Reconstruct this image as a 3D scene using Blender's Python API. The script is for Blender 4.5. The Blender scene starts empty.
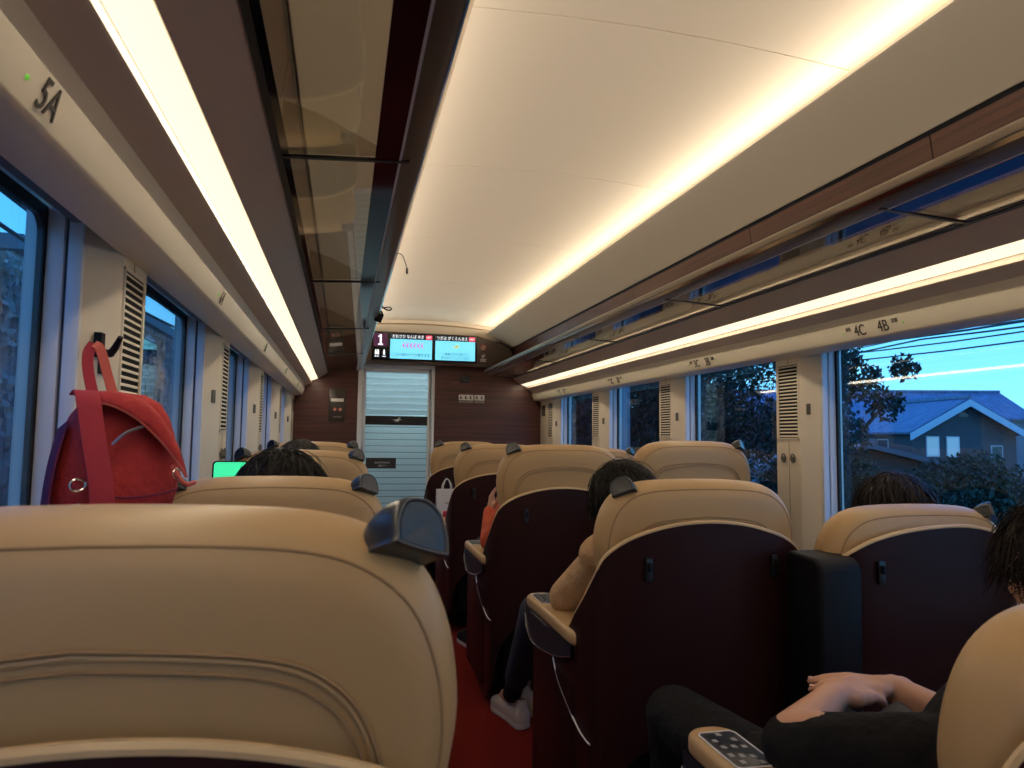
import bpy, bmesh, math, random
from mathutils import Vector, Matrix
random.seed(7)
PI = math.pi
S = bpy.context.scene
COL = S.collection

# ------------------------------------------------------------------ camera, sky, exposure
cam_d = bpy.data.cameras.new('camera'); cam = bpy.data.objects.new('camera', cam_d); COL.objects.link(cam)
rt = Vector((0.97323773, -0.22945147, 0.01266272)); dn = Vector((0.02961757, 0.07060045, -0.99706488)); fw = Vector((0.227884, 0.9707562, 0.07550682))
# rows of the fitted camera basis: right, down, forward, each in world coordinates
cam.matrix_world = Matrix(((rt.x, -dn.x, -fw.x, 0), (rt.y, -dn.y, -fw.y, 0), (rt.z, -dn.z, -fw.z, 1.22), (0, 0, 0, 1)))
cam_d.sensor_width = 36; cam_d.lens = 36*715/1024; cam_d.clip_start = .02; cam_d.clip_end = 400
cam_d.dof.use_dof = True; cam_d.dof.focus_distance = 3.2; cam_d.dof.aperture_fstop = 9
S.camera = cam
S.view_settings.view_transform = 'Standard'; S.view_settings.look = 'None'
S.view_settings.gamma = 1; S.view_settings.use_curve_mapping = False
S.view_settings.exposure = 0.27
S.cycles.max_bounces = 8; S.cycles.transparent_max_bounces = 12; S.cycles.use_denoising = True
S.cycles.sample_clamp_indirect = 4

w = bpy.data.worlds.new('dusk_sky'); S.world = w; w.use_nodes = True
nt = w.node_tree; nt.nodes.clear()
tc = nt.nodes.new('ShaderNodeTexCoord'); sx = nt.nodes.new('ShaderNodeSeparateXYZ'); rp = nt.nodes.new('ShaderNodeValToRGB')
bg = nt.nodes.new('ShaderNodeBackground'); wo = nt.nodes.new('ShaderNodeOutputWorld')
nt.links.new(tc.outputs['Generated'], sx.inputs[0]); nt.links.new(sx.outputs['Z'], rp.inputs[0])
nt.links.new(rp.outputs[0], bg.inputs[0]); nt.links.new(bg.outputs[0], wo.inputs[0])
rp.color_ramp.elements[0].position = .0; rp.color_ramp.elements[0].color = (.26, .66, .92, 1)
rp.color_ramp.elements[1].position = .6; rp.color_ramp.elements[1].color = (.05, .22, .85, 1)
e = rp.color_ramp.elements.new(.2); e.color = (.085, .45, .92, 1)
bg.inputs[1].default_value = 1.8
for sd in (1, -1):      # the lamps inside the trough along each ceiling edge
    ld = bpy.data.lights.new('cove_lamp', 'AREA'); ld.shape = 'RECTANGLE'; ld.size = 9.4; ld.size_y = .03; ld.energy = 26; ld.color = (1, .87, .70); ld.spread = math.radians(64)
    lo = bpy.data.objects.new('cove_lamp', ld); COL.objects.link(lo)
    d_ = Vector((-sd, 0, .09)).normalized(); z_ = -d_; x_ = Vector((0, 1, 0)); y_ = z_.cross(x_)
    c_ = Vector((1.508 if sd > 0 else 1.53-1.508, 2.4, 2.306))
    lo.matrix_world = Matrix(((x_.x, y_.x, z_.x, c_.x), (x_.y, y_.y, z_.y, c_.y), (x_.z, y_.z, z_.z, c_.z), (0, 0, 0, 1)))
for sd in (1, -1):      # the tubes of the two long light strips over the windows
    ld = bpy.data.lights.new('strip_lamp', 'AREA'); ld.shape = 'RECTANGLE'; ld.size = 9.4; ld.size_y = .045; ld.energy = 11.5; ld.color = (1, .84, .62)
    lo = bpy.data.objects.new('strip_lamp', ld); COL.objects.link(lo)
    d_ = Vector((-sd*.33, 0, -.94)).normalized(); z_ = -d_; x_ = Vector((0, 1, 0)); y_ = z_.cross(x_)
    c_ = Vector((1.8115 if sd > 0 else 1.53-1.8115, 2.4, 1.7635))
    lo.matrix_world = Matrix(((x_.x, y_.x, z_.x, c_.x), (x_.y, y_.y, z_.y, c_.y), (x_.z, y_.z, z_.z, c_.z), (0, 0, 0, 1)))
STRIP = 1.05      # diffuser strips over the windows
COVE = 2.0        # hidden tubes along the ceiling edge

# ------------------------------------------------------------------ materials
MATS = {}
def mat(name, col, rough=.5, metal=0, bump=None, emit=None, spec=.5, vary=None, coat=0, sheen=0):
    m = bpy.data.materials.new(name); m.use_nodes = True
    n = m.node_tree.nodes; l = m.node_tree.links; b = n['Principled BSDF']
    b.inputs['Base Color'].default_value = (*col, 1); b.inputs['Roughness'].default_value = rough
    b.inputs['Metallic'].default_value = metal; b.inputs['Specular IOR Level'].default_value = spec
    b.inputs['Coat Weight'].default_value = coat; b.inputs['Sheen Weight'].default_value = sheen
    if emit:
        b.inputs['Emission Color'].default_value = (*emit[0], 1); b.inputs['Emission Strength'].default_value = emit[1]
    if bump or vary:
        t = n.new('ShaderNodeTexCoord'); ns = n.new('ShaderNodeTexNoise'); l.new(t.outputs['Object'], ns.inputs['Vector'])
        ns.inputs['Scale'].default_value = (bump or vary)[0]; ns.inputs['Detail'].default_value = 4
        if bump:
            bp = n.new('ShaderNodeBump'); bp.inputs['Strength'].default_value = bump[1]; bp.inputs['Distance'].default_value = bump[2] if len(bump) > 2 else .002
            l.new(ns.outputs['Fac'], bp.inputs['Height']); l.new(bp.outputs[0], b.inputs['Normal'])
        if vary:
            mp = n.new('ShaderNodeMapping'); mp.inputs['Scale'].default_value = vary[2] if len(vary) > 2 else (1, 1, 1)
            n2 = n.new('ShaderNodeTexNoise'); n2.inputs['Scale'].default_value = vary[0]; n2.inputs['Detail'].default_value = 5
            l.new(t.outputs['Object'], mp.inputs[0]); l.new(mp.outputs[0], n2.inputs['Vector'])
            cr = n.new('ShaderNodeValToRGB'); cr.color_ramp.elements[0].position = .3; cr.color_ramp.elements[1].position = .7
            cr.color_ramp.elements[0].color = (*col, 1); cr.color_ramp.elements[1].color = (*vary[1], 1)
            l.new(n2.outputs['Fac'], cr.inputs[0]); l.new(cr.outputs[0], b.inputs['Base Color'])
    MATS[name] = m; return m
cream = mat('cream_panel', (.80, .71, .57), .42)
ceilm = mat('ceiling_white', (.80, .71, .58), .6)
cream_shade = mat('shaded_cream_panel', (.62, .52, .42), .4)  # cream panel again, its shade below the racks put into a darker colour
fascia_m = mat('fascia_cream', (.86, .78, .62), .4)
leather = mat('beige_leather', (.50, .325, .155), .42, bump=(220, .08))
leather2 = mat('piping_leather', (.62, .44, .24), .4)
stitch = mat('seam_brown', (.34, .21, .10), .6)
shellm = mat('maroon_shell', (.024, .0070, .0080), .38, spec=.22)
blackp = mat('black_plastic', (.006, .006, .008), .5, spec=.15)
matte = mat('matte_black', (.008, .008, .009), .8, spec=.2)
slate = mat('slate_plastic', (.017, .022, .032), .35)
grip = mat('lamp_grey', (.026, .027, .03), .3)
chrome = mat('chrome', (.75, .75, .76), .18, 1)
alu = mat('pale_aluminium', (.76, .77, .80), .45)
alud = mat('groove_grey', (.12, .13, .15), .5)
rubber = mat('black_rubber', (.006, .007, .01), .4)
railm = mat('rail_bronze', (.20, .165, .13), .33, .5)
carpet = mat('red_carpet', (.17, .013, .008), .95, bump=(900, .8), vary=(60, (.12, .008, .006)), spec=.1)
lampm = mat('lamp_diffuser', (.9, .85, .7), .5, emit=((1, .84, .60), STRIP))
covem = mat('cove_tube', (.9, .85, .7), .5, emit=((1, .74, .45), COVE))
white = mat('white_plastic', (.75, .74, .70), .4)
paperw = mat('white_paper', (.78, .76, .72), .6)
signbk = mat('sign_black', (.01, .01, .016), .25)
housing = mat('housing_brown', (.085, .062, .048), .4)
inkm = mat('dark_ink', (.06, .05, .045), .6)
greyink = mat('grey_ink', (.22, .19, .15), .6)
def emis(name, c, s=1.0): return mat(name, c, .4, emit=(c, s))
scr = emis('screen_cyan', (.16, .62, .80), 1.0)
scrw = emis('screen_white', (.9, .95, 1), .95)
scrm = emis('screen_magenta', (.75, .03, .42), .9)
scrr = emis('screen_red', (.75, .05, .10), .9)
scrp = emis('screen_dark_magenta', (.05, .008, .035), .8)
scri = mat('screen_ink', (.02, .05, .08), .5)
scrg = emis('screen_gold', (.45, .42, .10), .9)
green = emis('phone_green', (.03, .62, .27), 1.0)
led = emis('led_green', (.15, .5, .05), .45)

def wood_mat(name, c1, c2, axis, freq, rough=.38):
    m = bpy.data.materials.new(name); m.use_nodes = True
    n = m.node_tree.nodes; l = m.node_tree.links; b = n['Principled BSDF']; b.inputs['Roughness'].default_value = rough
    t = n.new('ShaderNodeTexCoord'); mp = n.new('ShaderNodeMapping'); ns = n.new('ShaderNodeTexNoise')
    sc = [1.2, 1.2, 1.2]; sc[axis] = freq; mp.inputs['Scale'].default_value = sc
    ns.inputs['Scale'].default_value = 1; ns.inputs['Detail'].default_value = 3
    cr = n.new('ShaderNodeValToRGB'); cr.color_ramp.elements[0].position = .38; cr.color_ramp.elements[1].position = .62
    cr.color_ramp.elements[0].color = (*c1, 1); cr.color_ramp.elements[1].color = (*c2, 1)
    l.new(t.outputs['Object'], mp.inputs[0]); l.new(mp.outputs[0], ns.inputs['Vector']); l.new(ns.outputs['Fac'], cr.inputs[0])
    l.new(cr.outputs[0], b.inputs['Base Color']); MATS[name] = m; return m
wood = wood_mat('maroon_wood', (.050, .013, .010), (.095, .027, .019), 2, 70)
woodr = wood_mat('rack_wood', (.055, .017, .011), (.095, .03, .019), 2, 90, .32)

def glass_mat(name, tint, ior, rough=.0):
    m = bpy.data.materials.new(name); m.use_nodes = True
    n = m.node_tree.nodes; l = m.node_tree.links; n.clear()
    o = n.new('ShaderNodeOutputMaterial'); mx = n.new('ShaderNodeMixShader'); tr = n.new('ShaderNodeBsdfTransparent')
    gl = n.new('ShaderNodeBsdfGlossy'); fr = n.new('ShaderNodeFresnel')
    tr.inputs[0].default_value = (*tint, 1); gl.inputs['Roughness'].default_value = rough
    ge = n.new('ShaderNodeNewGeometry'); ma = n.new('ShaderNodeMath'); ma.operation = 'MULTIPLY_ADD'   # same index from both faces of the sheet
    ma.inputs[1].default_value = 1/ior-ior; ma.inputs[2].default_value = ior; l.new(ge.outputs['Backfacing'], ma.inputs[0]); l.new(ma.outputs[0], fr.inputs[0])
    l.new(fr.outputs[0], mx.inputs[0]); l.new(tr.outputs[0], mx.inputs[1]); l.new(gl.outputs[0], mx.inputs[2]); l.new(mx.outputs[0], o.inputs[0])
    MATS[name] = m; return m
wglass = glass_mat('window_glass', (.86, .93, .96), 1.45)
rglass = glass_mat('smoked_glass', (.84, .82, .74), 1.75, .012)
# door glass: clear pane with frosted horizontal stripes
dg = bpy.data.materials.new('striped_door_glass'); dg.use_nodes = True
n = dg.node_tree.nodes; l = dg.node_tree.links; n.clear()
o_ = n.new('ShaderNodeOutputMaterial'); t_ = n.new('ShaderNodeTexCoord'); s_ = n.new('ShaderNodeSeparateXYZ')
m1 = n.new('ShaderNodeMath'); m1.operation = 'MULTIPLY'; m1.inputs[1].default_value = 1/.0625
m2 = n.new('ShaderNodeMath'); m2.operation = 'FRACT'; m3 = n.new('ShaderNodeMath'); m3.operation = 'GREATER_THAN'; m3.inputs[1].default_value = .10
m4 = n.new('ShaderNodeMath'); m4.operation = 'MULTIPLY_ADD'; up_ = n.new('ShaderNodeMath'); up_.operation = 'GREATER_THAN'; up_.inputs[1].default_value = 1.43; hi_ = n.new('ShaderNodeMath'); hi_.operation = 'GREATER_THAN'; hi_.inputs[1].default_value = .66
m4.inputs[1].default_value = .72; m4.inputs[2].default_value = .20
hm_ = n.new('ShaderNodeMath'); hm_.operation = 'MULTIPLY_ADD'; hm_.inputs[1].default_value = .52; hm_.inputs[2].default_value = .42; l.new(hi_.outputs[0], hm_.inputs[0]); l.new(m2.outputs[0], hi_.inputs[0])
sw_ = n.new('ShaderNodeMix'); l.new(up_.outputs[0], sw_.inputs[0]); l.new(m4.outputs[0], sw_.inputs[2]); l.new(hm_.outputs[0], sw_.inputs[3])
tr_ = n.new('ShaderNodeBsdfTransparent'); tl_ = n.new('ShaderNodeBsdfTranslucent'); df_ = n.new('ShaderNodeBsdfDiffuse'); a_ = n.new('ShaderNodeMixShader'); x_ = n.new('ShaderNodeMixShader')
tl_.inputs[0].default_value = (.80, .90, .92, 1); df_.inputs[0].default_value = (.55, .68, .70, 1); a_.inputs[0].default_value = .25; tr_.inputs[0].default_value = (.8, .9, .92, 1)
l.new(t_.outputs['Object'], s_.inputs[0]); l.new(s_.outputs['Z'], m1.inputs[0]); l.new(s_.outputs['Z'], up_.inputs[0]); l.new(m1.outputs[0], m2.inputs[0]); l.new(m2.outputs[0], m3.inputs[0]); l.new(m3.outputs[0], m4.inputs[0])
l.new(tl_.outputs[0], a_.inputs[1]); l.new(df_.outputs[0], a_.inputs[2]); l.new(sw_.outputs[0], x_.inputs[0]); l.new(tr_.outputs[0], x_.inputs[1]); l.new(a_.outputs[0], x_.inputs[2]); l.new(x_.outputs[0], o_.inputs[0])

# ------------------------------------------------------------------ mesh helpers
class MB:
    def __init__(s): s.v = []; s.f = []
    def add(s, vs, fs):
        k = len(s.v); s.v += [tuple(p) for p in vs]; s.f += [tuple(i+k for i in f) for f in fs]; return s
    def box(s, x0, x1, y0, y1, z0, z1, m=None):
        vs = [Vector(p) for p in ((x0,y0,z0),(x1,y0,z0),(x1,y1,z0),(x0,y1,z0),(x0,y0,z1),(x1,y0,z1),(x1,y1,z1),(x0,y1,z1))]
        if m: vs = [m @ p for p in vs]
        return s.add(vs, [(0,3,2,1),(4,5,6,7),(0,1,5,4),(1,2,6,5),(2,3,7,6),(3,0,4,7)])
    def prism(s, poly, a, b, axis='y', m=None):
        n = len(poly)
        def P(p, t): return {'y': (p[0], t, p[1]), 'z': (p[0], p[1], t), 'x': (t, p[0], p[1])}[axis]
        vs = [Vector(P(p, a)) for p in poly] + [Vector(P(p, b)) for p in poly]
        if m: vs = [m @ p for p in vs]
        return s.add(vs, [tuple(range(n))[::-1], tuple(range(n, 2*n))] + [(i, (i+1) % n, (i+1) % n+n, i+n) for i in range(n)])
    def tube(s, pts, r, seg=8, closed=False, flat=1.0):
        pts = [Vector(p) for p in pts]; n = len(pts); rs = r if isinstance(r, (list, tuple)) else [r]*n
        vs = []; up = None
        for i, p in enumerate(pts):
            if closed: d = pts[(i+1) % n]-pts[i-1]
            else: d = pts[min(i+1, n-1)]-pts[max(i-1, 0)]
            d = d.normalized() if d.length > 1e-9 else Vector((0, 0, 1))
            if up is None: up = Vector((0, 0, 1)) if abs(d.z) < .9 else Vector((1, 0, 0))
            a = d.cross(up); a = a.normalized() if a.length > 1e-6 else d.orthogonal().normalized(); b = a.cross(d).normalized(); up = b
            for k in range(seg):
                t = 2*PI*k/seg; vs.append(p+a*math.cos(t)*rs[i]+b*math.sin(t)*rs[i]*flat)
        fs = []
        for i in range(n if closed else n-1):
            j = (i+1) % n
            for k in range(seg): fs.append((i*seg+k, i*seg+(k+1) % seg, j*seg+(k+1) % seg, j*seg+k))
        if not closed: fs += [tuple(range(seg))[::-1], tuple(range((n-1)*seg, n*seg))]
        return s.add(vs, fs)
    def ell(s, c, r, m=None, u=20, v=12):
        c = Vector(c); r = (r, r, r) if not isinstance(r, (list, tuple)) else r; vs = []
        for i in range(v+1):
            ph = PI*i/v
            for k in range(u):
                th = 2*PI*k/u; q = Vector((math.sin(ph)*math.cos(th)*r[0], math.sin(ph)*math.sin(th)*r[1], math.cos(ph)*r[2]))
                if m: q = m @ q
                vs.append(c+q)
        return s.add(vs, [(i*u+k, (i+1)*u+k, (i+1)*u+(k+1) % u, i*u+(k+1) % u) for i in range(v) for k in range(u)])
    def cap(s, p0, r0, p1, r1, u=14):
        p0 = Vector(p0); p1 = Vector(p1); d = p1-p0; L = d.length; q = d.to_track_quat('Z', 'Y').to_matrix(); vs = []; rows = []
        for i in range(0, 6): a = PI/2*i/5; rows.append((-r0*math.cos(a), r0*math.sin(a)))
        for i in range(0, 6): a = PI/2*i/5; rows.append((L+r1*math.sin(a), r1*math.cos(a)))
        for z, r in rows:
            for k in range(u):
                t = 2*PI*k/u; vs.append(p0+q @ Vector((max(r, 1e-5)*math.cos(t), max(r, 1e-5)*math.sin(t), z)))
        return s.add(vs, [(i*u+k, i*u+(k+1) % u, (i+1)*u+(k+1) % u, (i+1)*u+k) for i in range(len(rows)-1) for k in range(u)])
    def grid(s, rows, closed=False):
        n = len(rows[0]); k0 = []
        return s.add([p for r in rows for p in r], [(i*n+k, i*n+(k+1) % n, (i+1)*n+(k+1) % n, (i+1)*n+k) for i in range(len(rows)-1) for k in range(n if closed else n-1)])
    def build(s, name, m, parent=None, smooth=True, bevel=0, seg=2, loc=None, sharp=.6, weld=True):
        me = bpy.data.meshes.new(name); me.from_pydata(s.v, [], s.f)
        b = bmesh.new(); b.from_mesh(me)
        if weld: bmesh.ops.remove_doubles(b, verts=b.verts, dist=1e-5)
        bmesh.ops.recalc_face_normals(b, faces=b.faces)
        if bevel:
            es = [e for e in b.edges if len(e.link_faces) == 2 and e.calc_face_angle(0) > .5]
            bmesh.ops.bevel(b, geom=es, offset=bevel, segments=seg, affect='EDGES', clamp_overlap=True, profile=.5)
        if smooth:
            for f in b.faces: f.smooth = True
            for e in b.edges:
                if len(e.link_faces) == 2 and e.calc_face_angle(0) > sharp: e.smooth = False
        b.to_mesh(me); b.free()
        for mm in (m if isinstance(m, (list, tuple)) else [m]): me.materials.append(mm)
        o = bpy.data.objects.new(name, me); COL.objects.link(o)
        if parent: o.parent = parent
        if loc: o.location = loc
        return o
def tag(o, label=None, cat=None, group=None, kind=None):
    if label: o['label'] = label
    if cat: o['category'] = cat
    if group: o['group'] = group
    if kind: o['kind'] = kind
    return o
def empty(name, loc=(0, 0, 0), rz=0):
    o = bpy.data.objects.new(name, None); COL.objects.link(o); o.location = loc; o.rotation_euler = (0, 0, rz); o.empty_display_size = .1; return o
def struct(o): o['kind'] = 'structure'; return o
def copy_tree(o, parent=None):
    c = o.copy(); COL.objects.link(c); c.parent = parent
    for ch in list(o.children): copy_tree(ch, c)
    return c
def spline(pts, n):
    out = []; m = len(pts)
    for i in range(m-1):
        p0, p1, p2, p3 = [pts[max(0, min(m-1, j))] for j in (i-1, i, i+1, i+2)]
        for k in range(n):
            t = k/n
            out.append(tuple(.5*((2*b)+(-a+c)*t+(2*a-5*b+4*c-d)*t*t+(-a+3*b-3*c+d)*t**3) for a, b, c, d in zip(p0, p1, p2, p3)))
    out.append(tuple(pts[-1])); return out
def rrect(cx, cy, w_, h_, r, n=5):
    out = []
    for qx, qy, a0 in ((1, 1, 0), (-1, 1, PI/2), (-1, -1, PI), (1, -1, 3*PI/2)):
        for k in range(n+1):
            a = a0+PI/2*k/n; out.append((cx+qx*(w_/2-r)+r*math.cos(a), cy+qy*(h_/2-r)+r*math.sin(a)))
    return out
def text(body, size, M_, m, name, parent=None, depth=.0008, align='CENTER', sx=1, shear=0):
    cu = bpy.data.curves.new(name, 'FONT'); cu.body = body; cu.size = size; cu.extrude = depth; cu.align_x = align; cu.align_y = 'CENTER'; cu.shear = shear
    t = bpy.data.objects.new(name, cu); COL.objects.link(t)
    me = bpy.data.meshes.new_from_object(t.evaluated_get(bpy.context.evaluated_depsgraph_get()))
    bpy.data.objects.remove(t); bpy.data.curves.remove(cu)
    me.transform(M_ @ Matrix.Diagonal((sx, 1, 1, 1))); me.materials.clear(); me.materials.append(m)
    o = bpy.data.objects.new(name, me); COL.objects.link(o)
    if parent: o.parent = parent
    return o
def frame(origin, xdir, ydir):
    x = Vector(xdir).normalized(); y = Vector(ydir); y = (y-x*y.dot(x)).normalized(); z = x.cross(y); o = Vector(origin)
    return Matrix(((x.x, y.x, z.x, o.x), (x.y, y.y, z.y, o.y), (x.z, y.z, z.z, o.z), (0, 0, 0, 1)))
MX = 1.53          # mirrored x = MX - x
def mir(side, x): return x if side > 0 else MX-x
Y0, Y1 = -2.4, 7.2

# ------------------------------------------------------------------ room shell
struct(MB().box(-.75, 2.3, Y0, 9.2, -.08, 0).build('floor', carpet, smooth=False))
def arc(x): return 2.385-.036*((x-.765)/.70)**2
cx_ = [.765+.78*t/12 for t in range(-12, 13)]
cb = MB(); seams = [Y0, -1.6, -.46, .67, 1.81, 2.95, 4.09, 5.23, 6.37, 7.2]
for a, b in zip(seams[:-1], seams[1:]):
    pl = [(x, arc(x)) for x in cx_]+[(x, arc(x)+.02) for x in reversed(cx_)]
    cb.prism(pl, a+.0025, b-.0025)
struct(cb.build('ceiling', ceilm))
struct(MB().prism([(x, arc(x)+.022) for x in cx_]+[(x, arc(x)+.05) for x in reversed(cx_)], Y0, Y1).build('trim_1', white))
for side, nm in ((1, 'right'), (-1, 'left')):
    q = lambda pts: [(mir(side, x), z) for x, z in pts]
    # sloping cream panel that hides the ceiling tube, with its lip
    p = MB().prism(q([(1.400, 2.283), (1.407, 2.300), (1.425, 2.302), (1.545, 2.262), (1.553, 2.36), (1.70, 2.36), (1.70, 2.165), (1.672, 2.150), (1.665, 2.156), (1.415, 2.279)]), Y0, Y1)
    struct(p.build('trim_'+str(2 if side > 0 else 3), cream, bevel=.003))
    tag(MB().prism(q([(1.512, 2.286), (1.540, 2.276), (1.545, 2.292), (1.520, 2.300)]), Y0+.1, Y1-.06).build('cove_tube', covem),
        'hidden warm light tube along the %s edge of the ceiling' % nm, 'light')
    struct(MB().prism(q([(1.672, 2.160), (1.70, 2.160), (1.70, 2.136), (1.684, 2.140)]), Y0, Y1).build('trim_'+str(4 if side > 0 else 5), rubber))
    wbm = MB(); ws = [Y0, -.85, .45, 1.74, 2.72, 4.0, 5.3, 6.2, 7.2] if side > 0 else [Y0, -.85, .45, 1.75, 3.05, 4.35, 5.65, 7.2]
    for a, b in zip(ws[:-1], ws[1:]):
        wbm.prism(q([(1.684, 2.140), (1.71, 2.150), (1.76, 1.85), (1.725, 1.85)]), a+.002, b-.002)
    struct(wbm.build('wall_upper_'+nm, woodr))
    # lamp carrier, fascia, window head
    struct(MB().prism(q([(1.690, 1.838), (1.783, 1.776), (1.787, 1.779), (1.795, 1.80), (1.75, 1.90), (1.70, 1.86)]), Y0, Y1).build('trim_'+str(6 if side > 0 else 7), cream_shade))
    struct(MB().prism(q([(1.679, 1.850), (1.679, 1.835), (1.692, 1.833), (1.70, 1.85)]), Y0, Y1).build('trim_'+str(8 if side > 0 else 9), rubber))
    tag(MB().prism(q([(1.786, 1.776), (1.838, 1.757), (1.846, 1.765), (1.79, 1.79)]), Y0+.05, Y1-.004).build('light_strip', lampm),
        'long glowing warm white light strip above the %s windows' % nm, 'light', 'light strips above the windows')
    struct(MB().prism(q([(1.838, 1.755), (1.840, 1.736), (1.850, 1.726), (1.896, 1.706), (1.93, 1.72), (1.87, 1.79), (1.848, 1.762)]), Y0, Y1).build('trim_'+str(10 if side > 0 else 11), cream_shade))
    struct(MB().prism(q([(1.895, 1.706), (1.910, 1.679), (1.903, 1.674), (1.924, 1.618), (1.931, 1.612), (2.004, 1.601), (2.012, 1.685), (2.16, 1.70), (2.16, 1.78), (1.93, 1.78)]), Y0, Y1).build('trim_'+str(12 if side > 0 else 13), fascia_m, bevel=.003))
    # wall below the windows
    struct(MB().prism(q([(2.05, 0), (2.05, .66), (2.02, .70), (2.03, .72), (2.18, .72), (2.18, 0)]), Y0, Y1).build('wall_'+nm, cream, bevel=.004))
    struct(MB().prism(q([(2.03, 0), (2.03, .16), (2.05, .18), (2.055, 0)]), Y0, Y1).build('baseboard_'+nm, alud))
# pillars and windows
NR = [-2.44, -1.14, .165, 1.465, 2.76, 4.055, 5.35, 6.65]; NL = [-2.33, -1.02, .28, 1.585, 2.89, 4.20, 5.50, 6.72]
def pillar_polys(n_, f_): return [(2.16, n_), (2.05, n_), (2.0, n_+.078), (2.0, f_), (2.16, f_)]
wi = 0
def hook_plate(side, y, z):
    # small grey latch plate on a pillar
    p = MB().box(mir(side, 1.990), mir(side, 2.001), y-.011, y+.011, z-.026, z+.026)
    return p
HOOKM = mat('plate_grey', (.13, .115, .095), .4)
for side, NS in ((1, NR), (-1, NL)):
    nm = 'right' if side > 0 else 'left'
    order = ['first', 'second', 'third', 'fourth', 'fifth', 'sixth', 'seventh', 'eighth']
    for i, n_ in enumerate(NS):
        last = i == len(NS)-1; f_ = 7.2 if last else n_+(.27 if side < 0 else .26)
        po = [(mir(side, x), y) for x, y in pillar_polys(n_, f_)]
        pe = MB().prism(po, .72, 1.690, 'z').build('wall_pillar_'+nm, cream, bevel=.004); struct(pe)
        ay = n_+.078
        if n_ < -.5: continue
        # louvred vent, let into the flat face
        va, vb = ay+.012, min(ay+.155, f_-.02)
        if last: va, vb = ay+.03, ay+.17
        vd = MB().box(mir(side, 1.9985), mir(side, 2.002), va, vb, 1.238, 1.572).build('vent_slot', matte, pe)
        sl = MB()
        for k in range(21):
            z = 1.246+.016*k; sl.prism([(mir(side, 1.9965), z), (mir(side, 2.001), z+.006), (mir(side, 2.001), z+.0015), (mir(side, 1.9965), z-.004)], va+.004, vb-.004)
        sl.build('louvre_slats', cream, vd)
        fr = MB()
        for a, b, c, d in ((va-.006, va, 1.232, 1.578), (vb, vb+.006, 1.232, 1.578), (va-.006, vb+.006, 1.572, 1.578), (va-.006, vb+.006, 1.232, 1.238)):
            fr.box(mir(side, 1.9955), mir(side, 2.0), a, b, c, d)
        fr.build('vent_frame', cream, vd)
        ym = (va+vb)/2
        MB().box(mir(side, 1.9990), mir(side, 2.001), ym-.0015, ym+.0015, 1.580, 1.620).box(mir(side, 1.9990), mir(side, 2.001), ym-.0015, ym+.0015, .72, 1.225).build('panel_seam', stitch, pe)
        for dy in (-.035, .035):
            kn = MB(); kx = mir(side, 1.996)
            ring = [(mir(side, 1.993), ym+dy+.014*math.cos(2*PI*k/16), 1.145+.019*math.sin(2*PI*k/16)) for k in range(16)]
            kn.tube(ring, .0035, 6, True); kn.tube([(mir(side, 1.992), ym+dy-.006, 1.133), (mir(side, 1.988), ym+dy, 1.145), (mir(side, 1.992), ym+dy+.006, 1.157)], .0035, 6)
            kn.tube([(mir(side, 2.0), ym+dy, 1.145), (mir(side, 1.990), ym+dy, 1.145)], .006, 8)
            kn.build('coat_knob', HOOKM, pe)
        # small plate on the chamfered face
        cy = n_+.045; cx0 = 2.05-.05*(.045/.078)
        M_ = frame((mir(side, cx0), cy, 1.366), (.05*(-1 if side > 0 else 1), .078, 0), (0, 0, 1))
        MB().prism([(a, b) for a, b in rrect(0, 0, .018, .05, .005)], -.006 if side < 0 else -.006, .006, 'z', M_).build('latch_plate', HOOKM if i != 3 or side > 0 else rubber, pe, bevel=.002)
        if last:
            MB().box(mir(side, 1.997), mir(side, 2.001), 7.02, 7.14, 1.45, 1.56).build('notice_plate', inkm, pe)
    spans = [(a+(.27 if side < 0 else .26), b) for a, b in zip(NS[:-1], NS[1:])]
    for a, b in spans:
        wi += 1
        G = 2.115; wf = MB()
        # rounded black glass surround
        oy, oz = (a+b)/2, (.72+1.668)/2; W_, H_ = b-a, 1.668-.72
        outer = rrect(oy, oz, W_, H_, .002, 5); inner = rrect(oy-.0, oz, W_-.056, H_-.05, .035, 5); k = len(outer)
        for X_ in (G, G+.012): wf.add([(mir(side, X_), y, z) for y, z in outer+inner], [(j, (j+1) % k, (j+1) % k+k, j+k) for j in range(k)])
        wf.add([(mir(side, G), y, z) for y, z in inner]+[(mir(side, G+.012), y, z) for y, z in inner], [(j, (j+1) % k, (j+1) % k+k, j+k) for j in range(k)])
        wo_ = struct(wf.build('window_%d' % wi, rubber, smooth=False))
        MB().box(mir(side, G+.001), mir(side, G+.008), a+.002, b-.002, .725, 1.66).build('pane', wglass, wo_, smooth=False)
        jb = MB()
        # pale jambs with a blind guide groove at both ends
        for y, d in ((b, -1), (a, 1)):
            jb.box(mir(side, 2.048), mir(side, 2.075), y, y+d*.016, .72, 1.68).box(mir(side, 2.083), mir(side, 2.114), y, y+d*.016, .72, 1.68)
        jb.box(mir(side, 2.05), mir(side, 2.114), a+.02, b-.02, .72, .727)
        jb.build('window_jamb', alu, wo_, bevel=.002)
        gb = MB()
        for y, d in ((b, -1), (a, 1)): gb.box(mir(side, 2.075), mir(side, 2.083), y, y+d*.004, .72, 1.68)
        gb.box(mir(side, 2.03), mir(side, 2.07), a+.01, b-.01, 1.640, 1.68)
        gb.build('blind_guide', alud, wo_, smooth=False)
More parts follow.
